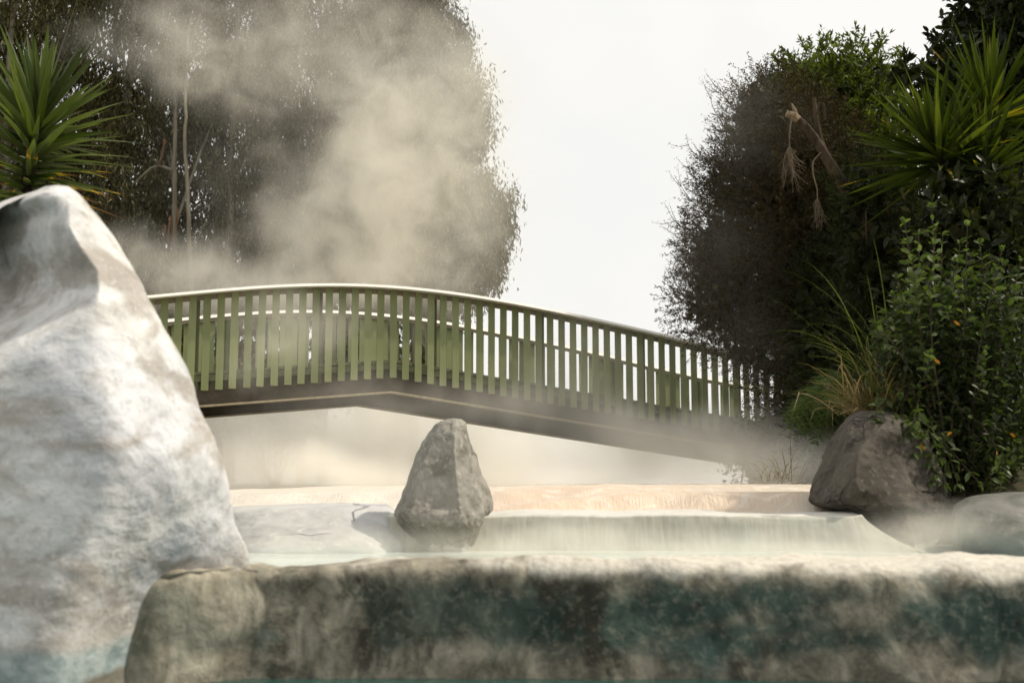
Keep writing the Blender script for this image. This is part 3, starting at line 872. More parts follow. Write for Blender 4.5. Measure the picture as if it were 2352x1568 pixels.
EUC = [
 ('eucalyptus at the far left edge behind the spiky palm with dense dark crown', 29, [(-60, 250, 160, 330, 1.6), (40, 560, 150, 200, 1.5), (60, -60, 170, 200, 1.6)], [[(20, 1110, .2), (10, 600, .17), (20, 150, .12), (40, -150, .06)]], 420),
 ('eucalyptus with dark forked bare trunk against a sky gap at upper left', 31, [(150, 300, 140, 260, 1.6), (170, 600, 150, 180, 1.6), (250, -40, 130, 150, 1.5)], [[(290, 1110, .2), (285, 600, .18), (300, 200, .14), (315, 0, .11), (330, -160, .06)], [(300, 200, .08), (345, 30, .06), (370, -90, .04)]], 430),
 ('eucalyptus with two slim pale trunks standing bare above the left end of the bridge', 28.5, [(300, 420, 110, 200, 1.2, .8), (420, 140, 130, 200, 1.5, .8), (330, 640, 130, 90, 1.3, .3), (440, -120, 140, 150, 1.5)], [[(408, 1110, .11), (405, 640, .10), (403, 380, .09), (410, 120, .07), (415, -160, .04)], [(440, 700, .085), (436, 480, .08), (433, 260, .07), (440, 40, .05)]], 460),
 ('eucalyptus half hidden by rising steam with brown strips of loose bark', 30.5, [(560, 300, 140, 230, 1.7), (540, 600, 130, 150, 1.5), (580, -20, 140, 160, 1.6)], [[(530, 1110, .18), (527, 640, .16), (535, 380, .14), (545, 120, .1), (560, -160, .05)]], 470),
 ('eucalyptus fading into the thick middle of the steam cloud', 31.5, [(720, 260, 150, 250, 1.7), (700, 560, 140, 170, 1.5), (760, -40, 150, 170, 1.6)], [[(690, 1110, .18), (700, 640, .16), (720, 380, .14), (745, 120, .1), (750, -160, .05)]], 470),
 ('eucalyptus with a slanting pale limb behind the crown of the bridge rail', 29.5, [(860, 430, 140, 190, 1.6), (850, 620, 150, 120, 1.5), (890, 180, 140, 190, 1.6), (900, -70, 130, 150, 1.5)], [[(880, 1110, .17), (890, 640, .15), (905, 460, .12), (900, 200, .1), (910, -140, .05)]], 500),
 ('rightmost eucalyptus of the stand whose rounded crown edges the white sky', 28, [(1035, 520, 128, 110, 1.5), (1085, 500, 104, 108, 1.3), (1050, 625, 108, 85, 1.3), (975, 560, 130, 150, 1.5)], [[(1010, 1110, .16), (1005, 800, .14), (1000, 640, .12), (1020, 480, .07)]], 520),
 ('tall eucalyptus at the edge of the stand fading upward beside the white sky', 30, [(985, 300, 150, 110, 1.6), (1030, 285, 115, 92, 1.4), (940, 110, 150, 150, 1.6), (985, 190, 128, 110, 1.5), (930, -60, 118, 130, 1.5)], [[(950, 1110, .18), (955, 640, .15), (965, 400, .12), (960, 150, .09), (930, -140, .04)]], 560),
]
for j, (lab, D, lobes, tr_, n) in enumerate(EUC):
    eucalyptus(lab, D, lobes, tr_, int(n * 1.25), 20 + j, .165, .036, 46)
# second row: bigger, coarser crowns that close the stand
for j, (x, lab) in enumerate([(-20, 'dim eucalyptus in the back row behind the far left tree'), (260, 'dim eucalyptus in the back row behind the pale slim trunks'), (500, 'dim eucalyptus in the back row left of the steam plume'), (740, 'dim eucalyptus in the back row behind the middle of the steam'), (900, 'dim eucalyptus in the back row nearest the open sky')]):
    eucalyptus(lab, 34, [(x, 450, 175 if x < 800 else 120, 260, 1.6), (x + 10, 60, 165 if x < 800 else 95, 260, 1.6), (x, 760, 170 if x < 800 else 140, 220, 1.5)], [[(x, 1110, .22), (x + 5, 600, .18), (x + 10, 100, .1), (x + 10, -140, .05)]], 330, 40 + j, .36, .10, 26, 'eucalyptus trees of the back row')

# ------------------------------------------------------------------ right hand trees and bushes
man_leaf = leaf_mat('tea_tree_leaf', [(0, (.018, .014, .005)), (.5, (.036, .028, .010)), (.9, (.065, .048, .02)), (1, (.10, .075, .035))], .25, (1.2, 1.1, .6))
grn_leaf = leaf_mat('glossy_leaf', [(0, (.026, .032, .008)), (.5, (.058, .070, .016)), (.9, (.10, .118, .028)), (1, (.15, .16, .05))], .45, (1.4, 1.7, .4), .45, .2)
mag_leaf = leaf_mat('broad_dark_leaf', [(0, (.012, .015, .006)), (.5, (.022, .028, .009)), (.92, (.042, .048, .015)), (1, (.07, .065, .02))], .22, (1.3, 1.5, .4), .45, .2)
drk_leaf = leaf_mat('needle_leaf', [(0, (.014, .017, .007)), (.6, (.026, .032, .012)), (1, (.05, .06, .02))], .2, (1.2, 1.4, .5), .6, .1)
twig_m = bark_mat('twig_bark', (.028, .02, .012), (.075, .055, .035), 12)
limb_m = bark_mat('limb_bark', (.026, .018, .010), (.085, .060, .034), 9)

def bush(name, label, cat, D, lobes, n, seed, L_, W_, mat, down=0.0, outw=.6, core=0, coreL=.12, six=False, trunks=(), tw=0, tuft=0, tl=2.2, limbs=18, bark=None, twlen=.6, twdir=(-.6, -.2, .35)):
    rng = np.random.default_rng(seed)
    bx_ = np.mean([l[0] for l in lobes]); base = P(bx_, 1105, D)
    base[2] = .2
    root = empty(name, base); tag(root, label, cat)
    mb = MB()
    if core:
        inner = [(l[0] + 0, l[1], l[2] * .68, l[3] * .75, l[4] * .7, (l[5] if len(l) > 5 else 0) + .1) for l in lobes]
        p, nr = sample_lobes(inner, core, D, rng, .3)
        d = unit(rng.normal(size=p.shape)); s_ = frames(d, rng)
        add_leaves4(mb, p, d, s_, coreL * rng.uniform(.6, 1.3, core), coreL * .5 * rng.uniform(.6, 1.2, core))
    if tuft:
        nt_ = n // tuft
        c, nr = sample_lobes(lobes, nt_, D, rng, .75)
        ax = unit(nr * outw + rng.normal(size=c.shape) * .5 + np.array((0, 0, .35)))
        k = np.repeat(np.arange(nt_), tuft); nn_ = len(k)
        along = rng.random(nn_)[:, None]
        p = c[k] + ax[k] * along * L_ * tl
        d = unit(ax[k] * .75 + rng.normal(size=p.shape) * .6 - np.array((0, 0, down)))
    else:
        p, nr = sample_lobes(lobes, n, D, rng, .6)
        # clumping: pull points towards random clump centres
        cc, _ = sample_lobes(lobes, max(40, n // 260), D, rng, .75)
        k = rng.integers(len(cc), size=n)
        use = rng.random(n) < .7
        p = np.where(use[:, None], cc[k] + rng.normal(size=p.shape) * np.array((.16, .16, .16)) * (D / 12), p)
        d = unit(nr * outw + rng.normal(size=p.shape) * .7 - np.array((0, 0, down))); nn_ = n
    s_ = frames(d, rng)
    sz = rng.uniform(.6, 1.25, nn_)
    if six: add_leaves6(mb, p, d, s_, L_ * sz, W_ * sz)
    else: add_leaves4(mb, p, d, s_, L_ * sz, W_ * sz)
    mb.build('crown', mat, root)
    mb = MB()
    for tpts in trunks:
        tube(mb, spline(trunk_path([t[:2] for t in tpts], D + tpts[0][3] if len(tpts[0]) > 3 else D), 18), np.linspace(tpts[0][2], tpts[-1][2], 18), 8, 0, .08, seed)
    cent = P(bx_, 1000, D)
    for j in range(limbs):
        b, _ = sample_lobes(lobes, 1, D, rng, .3); b = b[0]
        a = cent + rng.normal(size=3) * .1; a[2] = .15
        tube(mb, spline([a, (a * .4 + b * .6) + np.array((0, 0, -.2)), b], 8), np.linspace(.026, .008, 8), 5, 0)
    if len(mb.v): mb.build('trunk', bark or twig_m, root)
    if tw:
        mt = MB()
        c, nr = sample_lobes(lobes, tw * 6, D, rng, .98)
        sel = np.argsort(nr @ np.array(unit(twdir)))[-tw:]
        ps, ds = [], []
        for q in sel:
            a = c[q]; dd = unit(np.array(twdir) + rng.normal(size=3) * .55); ln = twlen * rng.uniform(.35, 1.2)
            pts = spline([a - dd * .15, a + dd * ln * .5 + rng.normal(size=3) * .05, a + unit(dd + np.array((0, 0, .35))) * ln], 12)
            tube(mt, pts, np.linspace(.006, .0018, 12), 3, 0)
            for _ in range(3):
                i0 = rng.integers(3, 10); d2 = unit(dd + rng.normal(size=3) * .6); l2 = ln * .45
                sp2 = spline([pts[i0], pts[i0] + d2 * l2 * .5, pts[i0] + d2 * l2 + np.array((0, 0, .05))], 6)
                tube(mt, sp2, np.linspace(.004, .0012, 6), 3, 0)
                for e in np.repeat(sp2, 3, 0): ps.append(e); ds.append(d2)
            for e in np.repeat(pts[3:], 4, 0): ps.append(e); ds.append(dd)
        ps = np.array(ps) + rng.normal(size=(len(ps), 3)) * .012; ds = unit(np.array(ds) + rng.normal(size=(len(ds), 3)) * .7)
        add_leaves4(mt, ps, ds, frames(ds, rng), .026 * rng.uniform(.6, 1.3, len(ps)), .007, mi=1)
        mt.build('twigs', [twig_m, mat], root)
    return root

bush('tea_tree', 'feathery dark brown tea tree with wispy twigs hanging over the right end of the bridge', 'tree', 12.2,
     [(1735, 540, 130, 240, 1.3), (1650, 690, 95, 105, 1.1), (1725, 760, 90, 90, 1.0), (1775, 330, 90, 150, 1.1), (1850, 560, 160, 330, 1.3), (1735, 235, 42, 55, .6), (1640, 590, 62, 110, .6), (1880, 860, 130, 190, 1.3), (1672, 420, 45, 70, .6), (1705, 300, 36, 46, .5)],
     220000, 61, .036, .0095, man_leaf, 0.0, .9, 9000, .13, tw=70, twlen=.5, tuft=30, tl=8, limbs=0, trunks=[[(1862, 1110, .07), (1855, 800, .055), (1835, 500, .03), (1800, 330, .015)]])
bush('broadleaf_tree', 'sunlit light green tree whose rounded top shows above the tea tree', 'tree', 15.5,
     [(1845, 215, 88, 85, 1.2), (1945, 200, 80, 78, 1.2), (2025, 215, 50, 72, .8), (1900, 340, 160, 160, 1.5), (1990, 430, 150, 200, 1.4), (1960, 620, 170, 220, 1.4), (1840, 270, 100, 110, 1.2)],
     60000, 62, .085, .028, grn_leaf, -.1, .9, 7000, .22, tuft=16, tl=3, trunks=[[(1985, 1100, .14), (1990, 600, .11), (1968, 330, .085), (1950, 215, .06)]], bark=limb_m)
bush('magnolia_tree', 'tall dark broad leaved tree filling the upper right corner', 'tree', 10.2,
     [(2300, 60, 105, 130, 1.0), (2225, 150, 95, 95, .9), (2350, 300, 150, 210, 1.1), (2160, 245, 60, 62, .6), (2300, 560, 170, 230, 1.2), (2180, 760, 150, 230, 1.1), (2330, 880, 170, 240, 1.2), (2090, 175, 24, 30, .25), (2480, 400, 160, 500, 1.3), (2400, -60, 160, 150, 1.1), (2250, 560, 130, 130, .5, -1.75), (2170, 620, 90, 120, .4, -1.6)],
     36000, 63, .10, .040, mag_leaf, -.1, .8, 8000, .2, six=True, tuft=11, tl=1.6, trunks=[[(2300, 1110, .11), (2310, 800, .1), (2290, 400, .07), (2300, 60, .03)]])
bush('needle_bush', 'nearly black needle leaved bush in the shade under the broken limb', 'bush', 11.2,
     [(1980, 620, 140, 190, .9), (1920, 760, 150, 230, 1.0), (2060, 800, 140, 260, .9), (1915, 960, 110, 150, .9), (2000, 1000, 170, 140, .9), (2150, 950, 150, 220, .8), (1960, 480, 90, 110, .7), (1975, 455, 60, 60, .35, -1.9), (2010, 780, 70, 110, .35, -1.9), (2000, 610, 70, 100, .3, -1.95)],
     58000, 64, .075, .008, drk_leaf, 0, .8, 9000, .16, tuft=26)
bush('evergreen_tree', 'dark evergreen beyond the right edge of the photo behind the broad leaved tree', 'tree', 13.5,
     [(2480, 300, 200, 420, 1.6), (2420, 800, 230, 320, 1.6), (2620, 200, 200, 500, 1.6)], 16000, 65, .16, .06, mag_leaf, 0, .6, 5000, .3)

bush('shade_bush', 'added unseen bush left of the view, keeping sky light off the pale boulder', 'bush', 4.4, [(-760, 400, 330, 560, 1.3), (-820, 900, 330, 400, 1.3)], 9000, 66, .10, .04, mag_leaf, 0, .6, 3500, .2)  # unseen bush, added to block sky light from the boulder's hollow
# understory shrubs under and behind the bridge, dim in the fog
for j, (x, y, rx, ry, D, lab) in enumerate([(350, 860, 190, 170, 24, 'dim bush behind the left end of the bridge and the boulder'), (610, 930, 110, 90, 26, 'dim bush under the bridge fading into fog'), (130, 800, 190, 240, 22, 'dark bush hidden behind the pale boulder'), (1815, 1035, 105, 85, 13.8, 'dark bush swallowing the far right end of the bridge')]):
    bush('understory_bush', lab, 'bush', D, [(x, y, rx, ry, 1.2), (x + rx * .4, y + 40, rx * .7, ry * .7, 1.0)], 9000, 70 + j, .09, .03, euc_leaf, .4, .4, 900, .3)

# broken bare limb with dead twigs
bare = empty('broken_tree', P(2060, 1105, 9.4) * np.array((1, 1, 0)) + np.array((0, 0, .2)))
tag(bare, 'leaning bare trunk with a broken sawn limb and dry twigs hanging from it', 'tree')
Db = 9.4
mb = MB()
tube(mb, spline(trunk_path([(2075, 1110, .1), (2060, 800), (2045, 690), (2010, 570), (1978, 490), (1950, 445), (1920, 398), (1885, 340), (1858, 300), (1830, 272)], Db), 60),
     np.interp(np.linspace(0, 1, 60), [0, .5, .75, 1], [.075, .06, .042, .032]), 10, 0, .07, 3)
mb.build('trunk', limb_m, bare)
mb = MB()
tube(mb, spline(trunk_path([(1834, 276), (1820, 266), (1806, 262)], Db - .02), 6), [.034, .038, .036, .034, .030, .026], 9, 0, .08)
tube(mb, spline(trunk_path([(1832, 274), (1826, 255), (1818, 238)], Db), 6), [.022, .02, .016, .014, .01, .006], 7, 0, .1)
mb.build('broken_stub', plain('dry_wood', (.20, .14, .08), .8, .3, scale=(10, 10, 3)), bare)
mb = MB()
tube(mb, spline(trunk_path([(1896, 356), (1884, 320), (1876, 280), (1870, 225)], Db + .03), 12), np.linspace(.034, .018, 12), 8, 0, .1)
tube(mb, spline(trunk_path([(1876, 262), (1884, 236), (1892, 250), (1893, 278)], Db - .05), 8), [.012, .013, .014, .014, .014, .013, .013, .012], 6, 0)
mb.build('side_limb', limb_m, bare)
mb = MB(); rngt = np.random.default_rng(9)
def hang(path, n, spread, ln, y0):
    tube(mb, spline(trunk_path(path, Db - .06), 14), np.linspace(.009, .005, 14), 5, 0, .1)
    e = path[-1]
    for q in range(n):
        x1 = e[0] + rngt.normal() * spread; y1 = e[1] + ln * rngt.uniform(.5, 1.1)
        pts = spline(trunk_path([e, (e[0] + (x1 - e[0]) * .4 + rngt.normal() * 4, e[1] + (y1 - e[1]) * .4), (x1, y1)], Db - .06 + rngt.normal() * .04), 8)
        tube(mb, pts, np.linspace(.0035, .0014, 8), 4, 0)
        for _ in range(3):
            i0 = rngt.integers(2, 7); dv = np.array((rngt.normal() * .05, rngt.normal() * .03, -.08 * rngt.random() - .03))
            tube(mb, [pts[i0], pts[i0] + dv * .6, pts[i0] + dv * 1.2], [.003, .002, .0012], 3, 0)
hang([(1818, 272), (1814, 300), (1813, 335)], 20, 15, 100, 0)
hang([(1886, 350), (1868, 372), (1868, 400), (1876, 430), (1878, 455)], 12, 7, 70, 0)
mb.build('dry_twigs', plain('dead_twig_wood', (.13, .098, .06), .85, .25, scale=(10, 10, 10)), bare)

# ------------------------------------------------------------------ yuccas
yuc_leaf = leaf_mat('yucca_leaf', [(0, (.038, .056, .012)), (.5, (.072, .10, .026)), (1, (.15, .18, .06))], .3, (1.2, 1.35, .35), .42, .3, tip=(.10, .05, .02))
yuc_shade = leaf_mat('yucca_leaf_shaded', [(0, (.022, .032, .006)), (.55, (.052, .072, .014)), (.94, (.10, .12, .024)), (1, (.24, .19, .03))], .38, (1.3, 1.45, .35), .45, .2, tip=(.14, .09, .02))  # darker copy of the yucca leaf, with the shade put into its colours
yuc_bark = bark_mat('yucca_bark', (.018, .014, .008), (.045, .034, .02), 14)

def rosette(mb, c, axis, n, L_, W_, rng, a0, a1, dead=0.0, droop=.12, spread_len=0.0, segs=7):
    axis = unit(axis)
    e1 = unit(np.cross(axis, (0.02, 1, .05))); e2 = np.cross(axis, e1)
    t = (np.arange(n) + .5) / n
    ang = np.radians(a0 + (a1 - a0) * t ** .85) + rng.normal(size=n) * .09
    az = np.arange(n) * 2.39996 + rng.normal(size=n) * .25
    d = np.cos(ang)[:, None] * axis + np.sin(ang)[:, None] * (np.cos(az)[:, None] * e1 + np.sin(az)[:, None] * e2)
    base = np.asarray(c) - axis * (t * spread_len)[:, None] + d * .02
    ln = L_ * rng.uniform(.78, 1.1, n) * (1 - .25 * (t < .12))
    dd = np.zeros(n) if dead == 0 else np.where((rng.random(n) < .12) & (t > .3), rng.uniform(.5, .72, n), 0) if dead < 0 else np.where(t > .2, np.clip(.62 + (t - .3) * dead + rng.normal(size=n) * .12, 0, 1.15), 0)
    blades(mb, base, unit(d), ln, np.full(n, W_) * rng.uniform(.85, 1.15, n), rng, segs, droop, .22, 0, dd)

rngy = np.random.default_rng(31)
DY = 7.2
yl = empty('yucca', np.array((*P(70, 900, DY)[:2], 0.3)))
tag(yl, 'bright green spiky yucca with brown dried lower tips behind the pale boulder', 'plant', 'yuccas')
top = P(92, 268, DY); low = P(35, 560, DY)
mb = MB(); tube(mb, spline([np.array((*P(20, 900, DY)[:2], .2)), P(28, 700, DY), low, P(62, 420, DY), top], 30), np.linspace(.06, .035, 30), 9, 0, .12); mb.build('trunk', yuc_bark, yl)
mb = MB()
rosette(mb, top, top - low, 85, .62, .056, rngy, 3, 80, 0, .08, .20)
rosette(mb, P(80, 330, DY), top - low, 130, .60, .050, rngy, 62, 108, 1.2, .14, .50)
mb.build('leaf_crown', yuc_leaf, yl)

yr = empty('yucca', np.array((*P(2230, 1000, 8.8)[:2], 0.3)))
tag(yr, 'green yucca toned dark for shade with three spiky heads in front of the dark tree at right', 'plant', 'yuccas')
for (x, y, D, L_, n, ax, path) in [(2150, 352, 8.7, .76, 115, (-.40, -.30, .8), [(2235, 900), (2225, 620), (2180, 450), (2150, 352)]),
                                    (2275, 258, 9.0, .80, 115, (.02, -.30, .95), [(2240, 900), (2262, 640), (2272, 430), (2275, 258)]),
                                    (2262, 378, 8.6, .62, 75, (-.12, -.35, .9), [(2240, 900), (2255, 640), (2262, 480), (2262, 378)])]:
    mb = MB(); rosette(mb, P(x, y, D), ax, n, L_, .054, rngy, 3, 104, -1, .08, .14); hd = mb.build('leaf_crown', yuc_shade, yr)
    mb = MB(); tube(mb, spline(trunk_path(path, D), 20), np.linspace(.06, .04, 20), 8, 0, .1); mb.build('trunk', yuc_bark, yr)

# ------------------------------------------------------------------ leafy shrub over the right rock
shr_leaf = leaf_mat('shrub_leaf', [(0, (.016, .023, .007)), (.5, (.032, .045, .013)), (.88, (.06, .08, .026)), (1, (.11, .14, .05))], .3, (1.3, 1.6, .4), .45, .3)
yng_leaf = leaf_mat('young_shoot_leaf', [(0, (.045, .062, .018)), (.6, (.08, .11, .032)), (1, (.14, .175, .065))], .35, (1.3, 1.55, .45), .45, .3)
org_leaf = leaf_mat('orange_leaf', [(0, (.40, .17, .02)), (1, (.62, .30, .03))], .3, (1, .9, .5), .5)
shrub = empty('shrub', np.array((*P(2180, 1150, 6.1)[:2], .2)))
tag(shrub, 'leafy green shrub with upright shoots and a few orange leaves spilling over the right rock', 'shrub')
rngs = np.random.default_rng(44)
mbL = MB(); mbS = MB()
def shoot(p0, p1, n, L_, bow=.1, r=.004, leafy=1.0, mi=0):
    mid = (p0 + p1) / 2 + rngs.normal(size=3) * bow * np.linalg.norm(p1 - p0) * .35
    pts = spline([p0, mid, p1], 14)
    tube(mbS, pts, np.linspace(r, r * .4, 14), 4, 0)
    tt = np.linspace(.12, 1, n)
    pos = np.array([pts[0] * 0 + [np.interp(t, np.linspace(0, 1, 14), pts[:, k]) for k in range(3)] for t in tt])
    dr = unit(np.gradient(pos, axis=0))
    az = np.arange(n) * 1.65 + rngs.random() * 6
    e1 = frames(dr, rngs, np.tile((.1, 1., .2), (n, 1))); e2 = np.cross(dr, e1)
    P_, D_, S_, LL = [], [], [], []
    for i in range(n):
        for sgn in (1, -1):
            if rngs.random() > leafy: continue
            q = az[i] + rngs.normal() * .3
            o1 = sgn * (math.cos(q) * e1[i] + math.sin(q) * e2[i])
            d = unit(o1 + dr[i] * (.35 + .5 * tt[i]) + rngs.normal(size=3) * .15)
            P_.append(pos[i]); D_.append(d); LL.append(L_ * rngs.uniform(.65, 1.2) * (1.0 - .35 * (tt[i] > .95)))
    for k in range(4):
        d = unit(dr[-1] * .9 + rngs.normal(size=3) * .5); P_.append(pos[-1]); D_.append(d); LL.append(L_ * .7)
    P_ = np.array(P_); D_ = np.array(D_); LL = np.array(LL)
    S_ = unit(np.cross(D_, np.tile((0, 0, 1.), (len(D_), 1)) + rngs.normal(size=D_.shape) * .35))
    add_leaves6(mbL, P_, D_, S_, LL, LL * .5, mi, .13, .18)
DS = 6.0
main = [(2078, 512), (2140, 478), (2222, 520), (2300, 578), (2050, 680), (2012, 772), (2120, 600), (2190, 600), (2270, 640), (2335, 640), (2165, 540), (2095, 600), (2250, 560), (2085, 560), (2150, 520), (2205, 560), (2230, 590), (2310, 610), (2062, 640), (2110, 540), (2345, 600), (2030, 720)]
for (x, y) in main:
    b = P(2180 + (x - 2180) * .45, 1000 + rngs.normal() * 30, DS + rngs.normal() * .12)
    shoot(b, P(x, y, DS + rngs.normal() * .12 - .12), 20, .066, .10, .005, 1.0, 2)
for j in range(210):
    x = rngs.uniform(2005, 2370); yt = np.interp(x, [2000, 2050, 2100, 2180, 2300, 2370], [780, 690, 640, 600, 650, 690])
    y = yt + (1090 - yt) * rngs.random() ** .8
    if x < 2060 and 830 < y < 950: y -= 90
    dd = rngs.normal() * .14
    tip_ = P(x, y, DS - .05 + dd)
    b = P(2180 + (x - 2180) * .55 + rngs.normal() * 25, y + rngs.uniform(60, 190), DS + .12 + dd + rngs.normal() * .06)
    shoot(b, tip_, rngs.integers(7, 12), .054, .25, .0035, 1.0, 2 if rngs.random() < .16 else 0)
for (x, y) in [(2015, 1000), (2040, 1015), (2025, 970), (2050, 1060), (2045, 985), (2065, 1040), (2070, 1000), (2100, 1040), (2130, 1060), (2150, 1090), (2090, 980), (2120, 1000), (2170, 1110), (2080, 1060), (2160, 1050), (2200, 1110), (2005, 985), (2030, 1045), (2012, 960), (2060, 1085), (2085, 1105), (2110, 1110), (2050, 1010), (2140, 1105), (2250, 1110), (2300, 1095)]:
    shoot(P(2110 + (x - 2110) * .3, 950 + rngs.normal() * 30, DS - .15), P(x, y, DS - .38), 8, .058, .3, .004, 1.0, 2)
# filler leaves that make the body dense
n = 5200
pf_, nf_ = sample_lobes([(2190, 850, 160, 230, .32), (2290, 850, 130, 240, .32), (2120, 820, 90, 170, .25), (2200, 1020, 150, 110, .25)], n, DS + .15, rngs, .5)
df = unit(nf_ * .7 + rngs.normal(size=pf_.shape) * .7); sf = frames(df, rngs)
add_leaves6(mbL, pf_, df, sf,   .05 * rngs.uniform(.7, 1.3, n), .023 * rngs.uniform(.7, 1.3, n))
for (x, y) in [(2190, 742), (2145, 830), (2128, 962), (2025, 990), (2187, 998), (2112, 1024), (2290, 1040), (2320, 1000)]:
    p = np.array([P(x, y - 6, DS - .36)]); d = unit(np.array([[rngs.normal() * .9, -.3 + rngs.normal() * .3, -.8 + rngs.normal() * .5]])); s_ = frames(d, rngs, np.array([[rngs.normal() * .5, 1., .3]]))
    add_leaves6(mbL, p, d, s_, rngs.uniform(.028, .042), .016, 1)
mbL.build('leaves', [shr_leaf, org_leaf, yng_leaf], shrub)
mbS.build('stems', twig_m, shrub)

# ------------------------------------------------------------------ sedge tussock, ferns, grasses
sed_m = leaf_mat('sedge_blade', [(0, (.10, .12, .03)), (.5, (.20, .16, .06)), (.75, (.38, .27, .13)), (1, (.50, .40, .24))], .3, (1.1, 1.1, .6), .5, .35)
def tussock(label, px, py, D, n, L_, W_, seed, lean=(-.35, -.2, .8), spread=.55, kink=.12, droop=.9, name='sedge_tussock', mat=None, group='grass tussocks by the rock'):
    rng = np.random.default_rng(seed)
    c = P(px, py, D)
    base = c + rng.normal(size=(n, 3)) * np.array((.07, .06, .02))
    d = unit(np.array(lean) + rng.normal(size=(n, 3)) * np.array((spread, spread * .7, spread * .35)))
    d[:, 2] = np.abs(d[:, 2])
    mb = MB()
    blades(mb, base, unit(d), L_ * rng.uniform(.35, 1.15, n) ** 1.2, np.full(n, W_) * rng.uniform(.6, 1.2, n), rng, 9, droop, .2, 0, 0.0, 1.4, kink)
    o = mb.build(name, mat or sed_m); tag(o, label, 'grass', group)
    return o
tussock('dry straw coloured sedge tussock growing over the top of the rounded brown rock', 2000, 950, 6.05, 170, .42, .0085, 51, lean=(-.35, -.25, .75))
tussock('thin green long bladed sedge arching left behind the rounded brown rock', 2030, 900, 6.3, 36, .85, .007, 52, lean=(-.55, -.1, 1.0), spread=.4, droop=1.3, mat=leaf_mat('sedge_green', [(0, (.06, .09, .02)), (1, (.14, .17, .05))], .3, (1.2, 1.3, .5)))
tussock('small dim grass clump at the foot of the dark bush by the steaming terrace', 1790, 1105, 8.2, 60, .34, .007, 53, lean=(-.1, -.3, .8), spread=.6, droop=1.4)
frn_m = leaf_mat('fern_leaf', [(0, (.035, .06, .015)), (1, (.08, .12, .03))], .35, (1.3, 1.5, .4))
def fern(label, px, py, D, fronds, seed):
    rng = np.random.default_rng(seed)
    mb = MB(); c = P(px, py, D)
    for (tx, ty) in fronds:
        e = P(tx, ty, D - .25 + rng.normal() * .08)
        mid = (c + e) / 2 + np.array((0, -.05, .13))
        pts = spline([c, mid, e], 34)
        tube(mb, pts, np.linspace(.004, .001, 34), 4, 0)
        tg = unit(np.gradient(pts, axis=0)); sd = unit(np.cross(tg, np.array((0, -.5, 1.))))
        for sgn in (1, -1):
            pl = .13 * np.sin(np.pi * np.linspace(.12, 1, 34)) ** .8 + .01
            d = unit(sd * sgn + tg * .45 + np.array((0, 0, -.25)) + rng.normal(size=pts.shape) * .06)
            for kk in range(6, 34, 2):
                a = pts[kk]; q = np.linspace(.05, 1, 10)
                pp = a + d[kk] * (pl[kk] * q)[:, None]
                for s2 in (1, -1):
                    dl = unit(np.tile(tg[kk] * s2 * .9 + d[kk] * .5, (10, 1)) + rng.normal(size=(10, 3)) * .05)
                    add_leaves4(mb, pp, dl, frames(dl, rng, np.tile((.1, -1, .2), (10, 1))), .017 * (1 - q * .7), .0055)
    o = mb.build('fern', frn_m); tag(o, label, 'fern'); return o
fern('green fern with drooping fronds beside the sedge left of the rounded brown rock', 1960, 940, 6.6, [(1812, 985), (1840, 1000), (1815, 945), (1870, 1020), (1860, 905), (1800, 965), (1890, 880)], 54)

# ------------------------------------------------------------------ steam
def steam(label, D, rd, blobs, k, fscale, erode, warp, wscale, seed=0.0, col=(1.0, .968, .885), g=0.0, stretch=(1, 1, 1)):
    """one body of drifting steam: soft overlapping puffs, warped and eaten by noise, inside a plain box"""
    q = D / F
    lo = np.array([1e9] * 3); hi = -lo
    for b in blobs:
        c = P(b[0], b[1], D); R_ = np.array((b[2] * q, rd, b[3] * q)) + warp * .35
        lo = np.minimum(lo, c - R_); hi = np.maximum(hi, c + R_)
    mb = MB(); h_ = (hi - lo) / 2
    box_oriented(mb, (lo + hi) / 2, (h_[0], 0, 0), (0, h_[1], 0), (0, 0, h_[2]))
    m = NT('steam')
    pos = m.pos()
    pv_ = m.n('ShaderNodeMapping', {'Vector': pos, 'Location': (seed * 3.7, seed * 1.9, seed * 5.1), 'Scale': stretch}).outputs[0]
    wn = m.n('ShaderNodeTexNoise', {'Vector': pv_, 'Scale': wscale, 'Detail': 3.0, 'Roughness': .55}).outputs['Color']
    wv = m.n('ShaderNodeVectorMath', {0: wn, 1: (.5, .5, .5)}, operation='SUBTRACT').outputs[0]
    wv = m.n('ShaderNodeVectorMath', {0: wv, 1: (warp * 2, warp, warp * 2)}, operation='MULTIPLY').outputs[0]
    wp = m.n('ShaderNodeVectorMath', {0: pos, 1: wv}, operation='ADD').outputs[0]
    tot = None
    for b in blobs:
        c = P(b[0], b[1], D)
        R_ = (b[2] * q, rd, b[3] * q)
        d_ = m.n('ShaderNodeMapping', {'Vector': wp, 'Location': tuple(-c[i] / R_[i] for i in range(3)), 'Scale': tuple(1 / r for r in R_)}).outputs[0]
        r = m.n('ShaderNodeVectorMath', {0: d_}, operation='LENGTH').outputs['Value']
        t = m.math('MULTIPLY', m.maprange(r, 1.0, 0.0), b[4])
        tot = t if tot is None else m.math('ADD', tot, t)
    nz = m.noise(pv_, fscale, 6, .6, 1.0)
    dn = m.math('MULTIPLY', tot, m.maprange(nz, .5 - .16 * erode, .5 + .26, 1 - erode, 1.9, smooth=False))
    dn = m.math('MULTIPLY', m.math('MAXIMUM', dn, 0.0), k)
    pv = m.n('ShaderNodeVolumePrincipled', {'Color': col, 'Density': dn, 'Anisotropy': g})
    m.nt.links.new(pv.outputs[0], m.out.inputs['Volume'])
    o = mb.build('steam', m.mat)
    return tag(o, label, 'steam', kind='stuff')
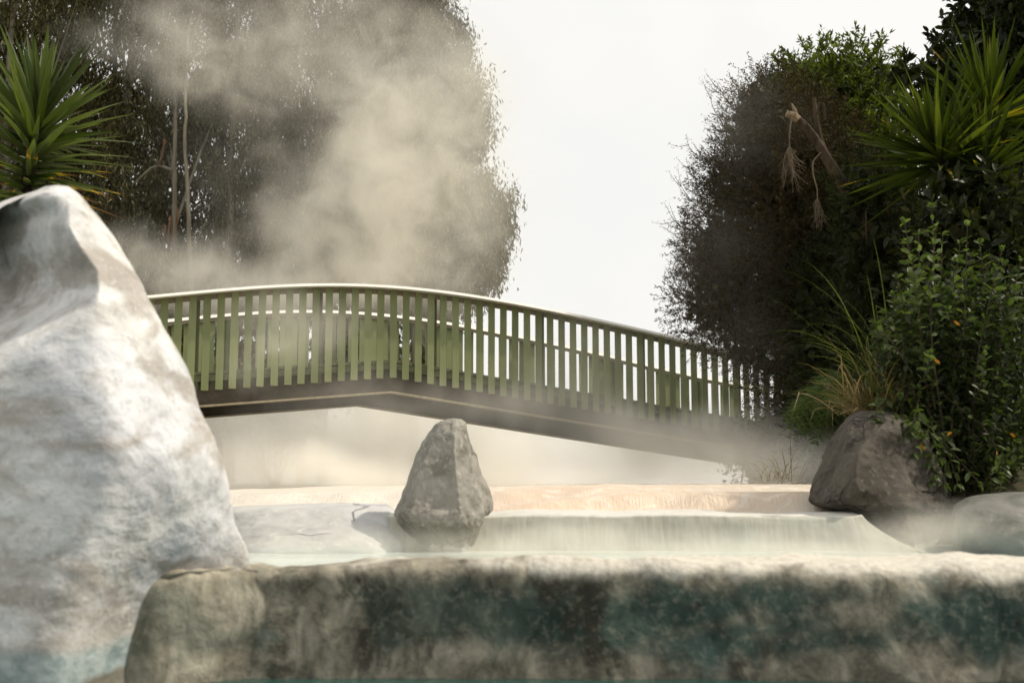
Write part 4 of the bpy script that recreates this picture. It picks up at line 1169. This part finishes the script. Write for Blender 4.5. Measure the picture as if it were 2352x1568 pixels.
steam('tall pale steam plume rising behind the bridge in front of the eucalyptus stand', 22, 2.4,
      [(840, 470, 260, 230, .95), (960, 250, 300, 270, .62), (1050, 450, 260, 320, .28), (560, 140, 340, 190, .5), (380, 100, 240, 130, .22), (430, 640, 360, 130, .5), (700, 640, 400, 140, .5), (960, 640, 330, 150, .3), (800, 50, 380, 150, .25), (920, 360, 420, 460, .22), (700, 400, 520, 460, .07), (600, 650, 560, 90, .35)],
      .85, 1.1, 1.0, 1.6, .55, 1.0)
steam('thick bank of fog filling the view under the bridge', 23, 2.6,
      [(700, 1030, 700, 200, 1.0), (1350, 1060, 700, 150, .5), (1050, 1010, 400, 170, .7)], 1.35, .5, .4, .9, .4, 2.0, col=(1.0, .985, .94))
steam('thin steam drifting across the bridge and the tea tree', 11.6, .9,
      [(660, 770, 190, 150, .34), (1560, 1010, 380, 120, 1.25), (1250, 940, 420, 110, .4), (900, 935, 460, 85, .3), (690, 770, 260, 150, .16), (1330, 830, 300, 170, .22), (1650, 640, 230, 420, .09), (1780, 820, 260, 300, .07), (1800, 1070, 280, 90, .55), (1720, 300, 170, 190, .16)],
      1.45, 1.0, .8, .7, .8, 3.0)
steam('soft mist hanging over the terrace beyond the spillway', 8.6, 1.2, [(750, 1110, 500, 85, .8), (1400, 1112, 700, 70, .45), (1720, 1075, 320, 110, .7)], 1.35, 1.2, .6, .5, .9, 4.0)
steam('low mist creeping over the middle pool by the rocks', 5.05, .36, [(2230, 1225, 380, 85, .9), (1950, 1250, 420, 70, .9), (1500, 1258, 800, 66, .75), (850, 1255, 600, 72, .75)], 2.1, 2.4, .7, .2, 1.8, 5.0)

# ------------------------------------------------------------------ render settings
cy = scene.cycles
scene.render.engine = 'CYCLES'
cy.use_denoising = True
try:
    cy.denoiser = 'OPENIMAGEDENOISE'; cy.denoising_input_passes = 'RGB_ALBEDO_NORMAL'; cy.denoising_prefilter = 'ACCURATE'
except Exception: pass
cy.max_bounces = 8; cy.diffuse_bounces = 3; cy.glossy_bounces = 2; cy.transmission_bounces = 4; cy.volume_bounces = 4; cy.transparent_max_bounces = 8
cy.use_adaptive_sampling = True; cy.adaptive_threshold = .03
cy.volume_step_rate = .6; cy.volume_max_steps = 256
cy.sample_clamp_indirect = 4
